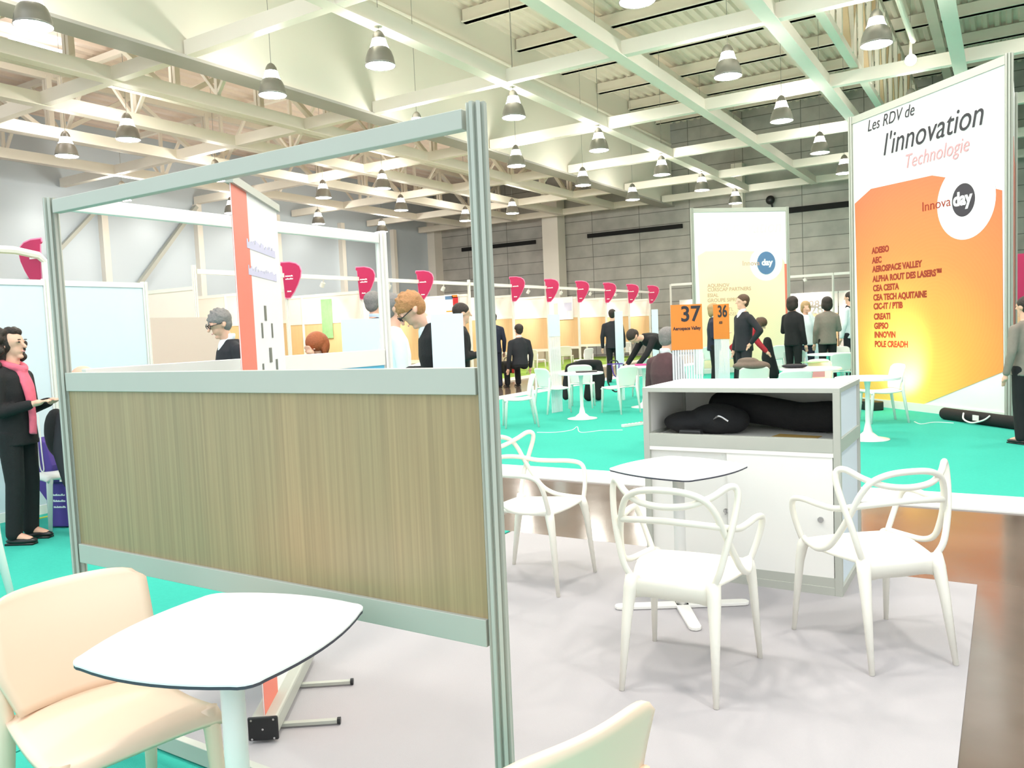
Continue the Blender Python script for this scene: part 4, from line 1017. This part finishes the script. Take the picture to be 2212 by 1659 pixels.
        for i in range(110):
            a = rnd.uniform(0, 2*math.pi); zz = rnd.uniform(-2.1, 1.35)
            rr_ = math.sqrt(max(.05, 1-(max(0, zz)/1.45)**2))*(1.12 if zz > -1.2 else 1.12)
            yv = math.sin(a)*rr_*1.25 - .4; xv = math.cos(a)*rr_*1.22
            if yv > .35 and zz < .85: continue
            b.ball(hp_((xv*hr, yv*hr, zz*hr)), rnd.uniform(.022, .036), n=5)
        b.ball(hp_((0, -.035, hr*.2)), hr*1.1, (1, 1, 1.05), 10); b.ball(hp_((0, -.06, -hr*.9)), hr*.95, (1.05, .7, 1.2), 10)
    if detail and hairstyle == 'short':
        rnd = random.Random(9)
        for i in range(90):
            a = rnd.uniform(0, 2*math.pi); zz = rnd.uniform(.35, 1.45); rr_ = math.sqrt(max(.03, 1-((zz-.42)/1.05)**2))
            yv = math.sin(a)*rr_*1.1-.2; xv = math.cos(a)*rr_*.93
            b.ball(hp_((xv*hr, yv*hr, zz*hr)), rnd.uniform(.009, .015), n=4)
    if detail:
        ey = MB()
        for s_ in (-1, 1): ey.ball(hp_((s_*hr*.42, hr*1.0, hr*.2)), .009, (1.3, .6, .7), 6)
        ey.build('eyes', M['hair_dark'], t, True)
        MB().ball(hp_((0, hr*1.06, -hr*.62)), .012, (1.7, .5, .4), 6).build('lips', M['ink_rose'], t, True)
        eb = MB()
        for s_ in (-1, 1): eb.ball(hp_((s_*hr*.42, hr*1.02, hr*.42)), .012, (1.7, .5, .35), 6)
        eb.build('eyebrows', M[hair], t, True)
    if hairstyle != 'bald': blob_mesh(b, 'hair', M[hair], t, .010 if hairstyle == 'curly' else (.008 if detail else .013), 1 if hairstyle == 'curly' else 2)
    if glasses:
        b = MB()
        for s_ in (-1, 1):
            c = hp_((s_*.034, hr*1.12, hr*.16)); 
            b.tube([c + hl @ Vector((.026*math.cos(2*math.pi*k/14), 0, .019*math.sin(2*math.pi*k/14))) for k in range(14)], .0035, 6, True)
            b.tube([hp_((s_*.06, hr*1.08, hr*.2)), hp_((s_*hr*1.0, 0, hr*.12))], .0035, 6)
        b.build('glasses', M['black_pl'], t)
    return t
lady = person(19, 712, 6.05, vd(1, -.04), 'woman in black with a pink scarf and curly dark hair, standing at the left edge', H=1.66, top='black', legs='black', hairstyle='curly', hair='hair_dark', arms=('front', 'front'), detail=True, female=True)
b = MB(); nz = .52*1.66+.30*1.66
b.tube(smooth_path([(.07, -.02, nz+.03), (.05, .06, nz), (0, .09, nz-.02), (-.05, .06, nz), (-.07, -.02, nz+.03), (0, -.06, nz+.05)], 6, True), .032, 10, True)
b.tube(smooth_path([(.03, .08, nz-.03), (.045, .14, nz-.18), (.03, .155, nz-.36), (.035, .15, nz-.52)], 6), [.034]*19, 10, flat=.6)
b.tube(smooth_path([(-.01, .09, nz-.03), (-.02, .135, nz-.15), (-.01, .15, nz-.30)], 6), [.03]*13, 10, flat=.6)
blob_mesh(b, 'scarf', M['pink'], lady, .012, 2)
p = at(92, 955, 6.95)
t = thing('tote_bag', 'dark purple tote bag hanging from the hands of the woman in black', 'bag', p, .3)
MB().prism([(-.04, -.42), (.10, -.60), (.12, -.2), (.06, .0), (.0, .05), (-.04, -.1)], -.04, .04, M4 @ Matrix.Identity(4)).build('bag_body', M['purple'], t, bevel=.01)
MB().tube(smooth_path([(.0, -.045, .28), (-.01, -.045, .0), (.0, -.045, -.22), (.035, -.045, -.24), (.03, -.045, -.1), (.02, -.045, .25)]), .006, 6).build('cord', M['white'], t)
p = at(124, 1068, 6.6); p.z = .255
t = thing('tote_bag', 'bright purple printed tote bag on the chair behind the aluminium post', 'bag', p, .4)
MB().lim(-.07, .12, -.05, .05, -.24, .12).build('bag_body', M['purple'], t, bevel=.015)
for i in range(3): strokes(MB(), .0, .11, .02-.05*i, .018, -.053, 8, i+1).build('faint_lettering', M['print_white'], t)
p = at(122, 935, 6.7)
tag(blob_mesh(MB().ball(p, .13, (.8, .7, 1.6), 8).ball(p+Vector((.02, 0, .08)), .1, (.8, .7, 1.3), 8), 'backpack', M['black'], None, .015), 'black backpack behind the aluminium post beside the white wall', 'bag')

person(178, 789, 6.3, vd(1, -.3), 'bald person of whom only the crown shows over the oak partition rail', H=1.75, top='charcoal', legs='navy', hairstyle='bald', pose='sit')
person(463, 672, 7.3, vd(-.8, -.62), 'grey-haired man with glasses in a dark blazer and open white shirt, looking down', H=1.8, top='charcoal', legs='charcoal', hair='hair_grey', shirt='shirt', glasses=True, arms=('front', 'front'), nod=22, detail=True)
person(678, 725, 9.3, vd(-.5, -.85), 'woman with copper red hair leaning down behind the cyan panel', H=1.65, top='navy', legs='navy', hair='hair_red', hairstyle='bob', pose='sit', nod=35, arms=('face', 'front'), female=True, detail=True)
person(806, 630, 9.6, vd(.5, .75), 'dark-haired man in a navy jacket half hidden by the far white post', H=1.8, top='navy', legs='navy', hair='hair_grey', shirt='blueshirt')
person(846, 634, 6.9, vd(.9, .4), 'person in a pale blue-white shirt behind the bent man in black', H=1.75, top='shirt', legs='navy', hair='hair_grey', arms=('down', 'front'))
person(866, 643, 6.05, vd(-.92, -.25), 'ginger-haired man with black glasses in a black suit, head bent down', H=1.8, top='black', legs='black', hair='hair_ginger', shirt='shirt', glasses=True, lean=8, nod=38, arms=('front', 'front'), detail=True)
person(997, 655, 10.2, vd(.95, .3), 'black-haired man seen from the side behind the pale board by the near post', H=1.78, top='black', legs='charcoal', hair='hair_dark', lean=5, arms=('front', 'front'))
person(1064, 676, 20.2, vd(-.3, .9), 'person in a black suit mostly hidden behind the near aluminium post', H=1.85, top='navy', legs='navy', hair='hair_dark')
person(1120, 700, 20.0, vd(-.4, .9), 'man in a dark suit seated in the first booth right of the aluminium post', H=1.8, top='charcoal', legs='black', hair='hair_dark', pose='sit', shirt='shirt')
person(1322, 668, 20.5, vd(.2, .9), 'person half hidden by the white strip totem, only hair and arm seen', H=1.75, top='charcoal', legs='black', hair='hair_dark', pose='stand')
person(1369, 722, 15.0, vd(-.85, -.3), 'person in black bending over the round table with the pink folder', H=1.7, top='black', legs='black', hair='hair_dark', lean=75, arms=('reach', 'reach'))
person(1446, 708, 9.3, vd(.75, .5), 'grey-haired man in a maroon jacket seated behind the 37 sign', H=1.8, top='maroon', legs='charcoal', hair='hair_grey', pose='sit', arms=('front', 'front'), nod=15, shirt='shirt')
person(1541, 656, 16.7, vd(.92, -.3), 'blond woman in a navy blazer left of the 36 sign', H=1.68, top='navy', legs='black', hair='hair_blond', hairstyle='bob', shirt='shirt', arms=('front', 'front'), female=True)
person(1604, 636, 14.4, vd(-.9, -.2), 'man in a dark suit, hand at his hip, before the pale tower', H=1.8, top='charcoal', legs='charcoal', hair='hair_brown', shirt='shirt', arms=('hip', 'down'))
person(1651, 690, 16.4, vd(.8, -.3), 'person in red with a dark shawl bending beside the man in the dark suit', H=1.65, top='red', legs='black', hair='hair_brown', lean=45, hairstyle='bob', arms=('reach', 'reach'), female=True)
person(1712, 641, 16.6, vd(.75, .5), 'dark-haired woman in a long black jacket right of the pale tower', H=1.70, top='black', legs='black', hair='hair_dark', hairstyle='bob', arms=('front', 'down'), female=True)
person(1740, 651, 17.9, vd(-.2, -.95), 'woman in a white blouse with hands raised to her chin', H=1.66, top='shirt', legs='navy', hair='hair_blond', hairstyle='bob', arms=('face', 'phone'), female=True)
person(1786, 642, 17.1, vd(.15, .97), 'dark-haired woman in a taupe jacket seen from behind', H=1.68, top='taupe', legs='black', hair='hair_dark', hairstyle='bob', arms=('down', 'fold'), female=True)
bp = person(1836, 630, 18.3, vd(-.55, .75), 'man in a white shirt with a dark backpack beside the big banner', H=1.8, top='shirt', legs='charcoal', hair='hair_dark', arms=('down', 'down'))
blob_mesh(MB().ball((0.03, -.17, 1.22), .14, (.95, .6, 1.35), 8).chain([((.10, -.1, 1.45), .02), ((.10, .02, 1.50), .02), ((.09, .10, 1.35), .02)]).chain([((-.10, -.1, 1.45), .02), ((-.10, .02, 1.50), .02), ((-.09, .10, 1.35), .02)]), 'backpack', M['charcoal'], bp, .015, 2)
person(2216, 640, 8.6, vd(-.3, .9), 'person in grey and black cut off by the right edge of the picture', H=1.75, top='taupe', legs='black', hair='hair_dark', arms=('down', 'down'))

# luggage in the booths
p = flo(1096, 808)
t = thing('handbag', 'black handbag on the booth floor right of the aluminium post', 'bag', (p.x, p.y, .01), .5)
blob_mesh(MB().box((0, 0, .22), (.42, .16, .4)), 'bag_body', M['black'], t, .03, 3); MB().tube(smooth_path([(-.1, 0, .4), (-.06, 0, .52), (.06, 0, .52), (.1, 0, .4)]), .012, 6).build('handle', M['black_pl'], t)
p = flo(1113, 808)
t = thing('handbag', 'red bag on the booth floor beside the black handbag', 'bag', (p.x, p.y, .01), .5)
blob_mesh(MB().loft([((0, 0, .02), .12, .08), ((0, 0, .25), .1, .06), ((0, 0, .42), .03, .03)]), 'bag_body', M['red'], t, .025, 3)
p = flo(1603, 800)
tag(blob_mesh(MB().box(p+Vector((0, 0, .2)), (.25, .12, .38)), 'shopping_bag', M['redplastic'], None, .03, 1), 'bright red shopping bag at the feet of the man in the dark suit', 'bag')
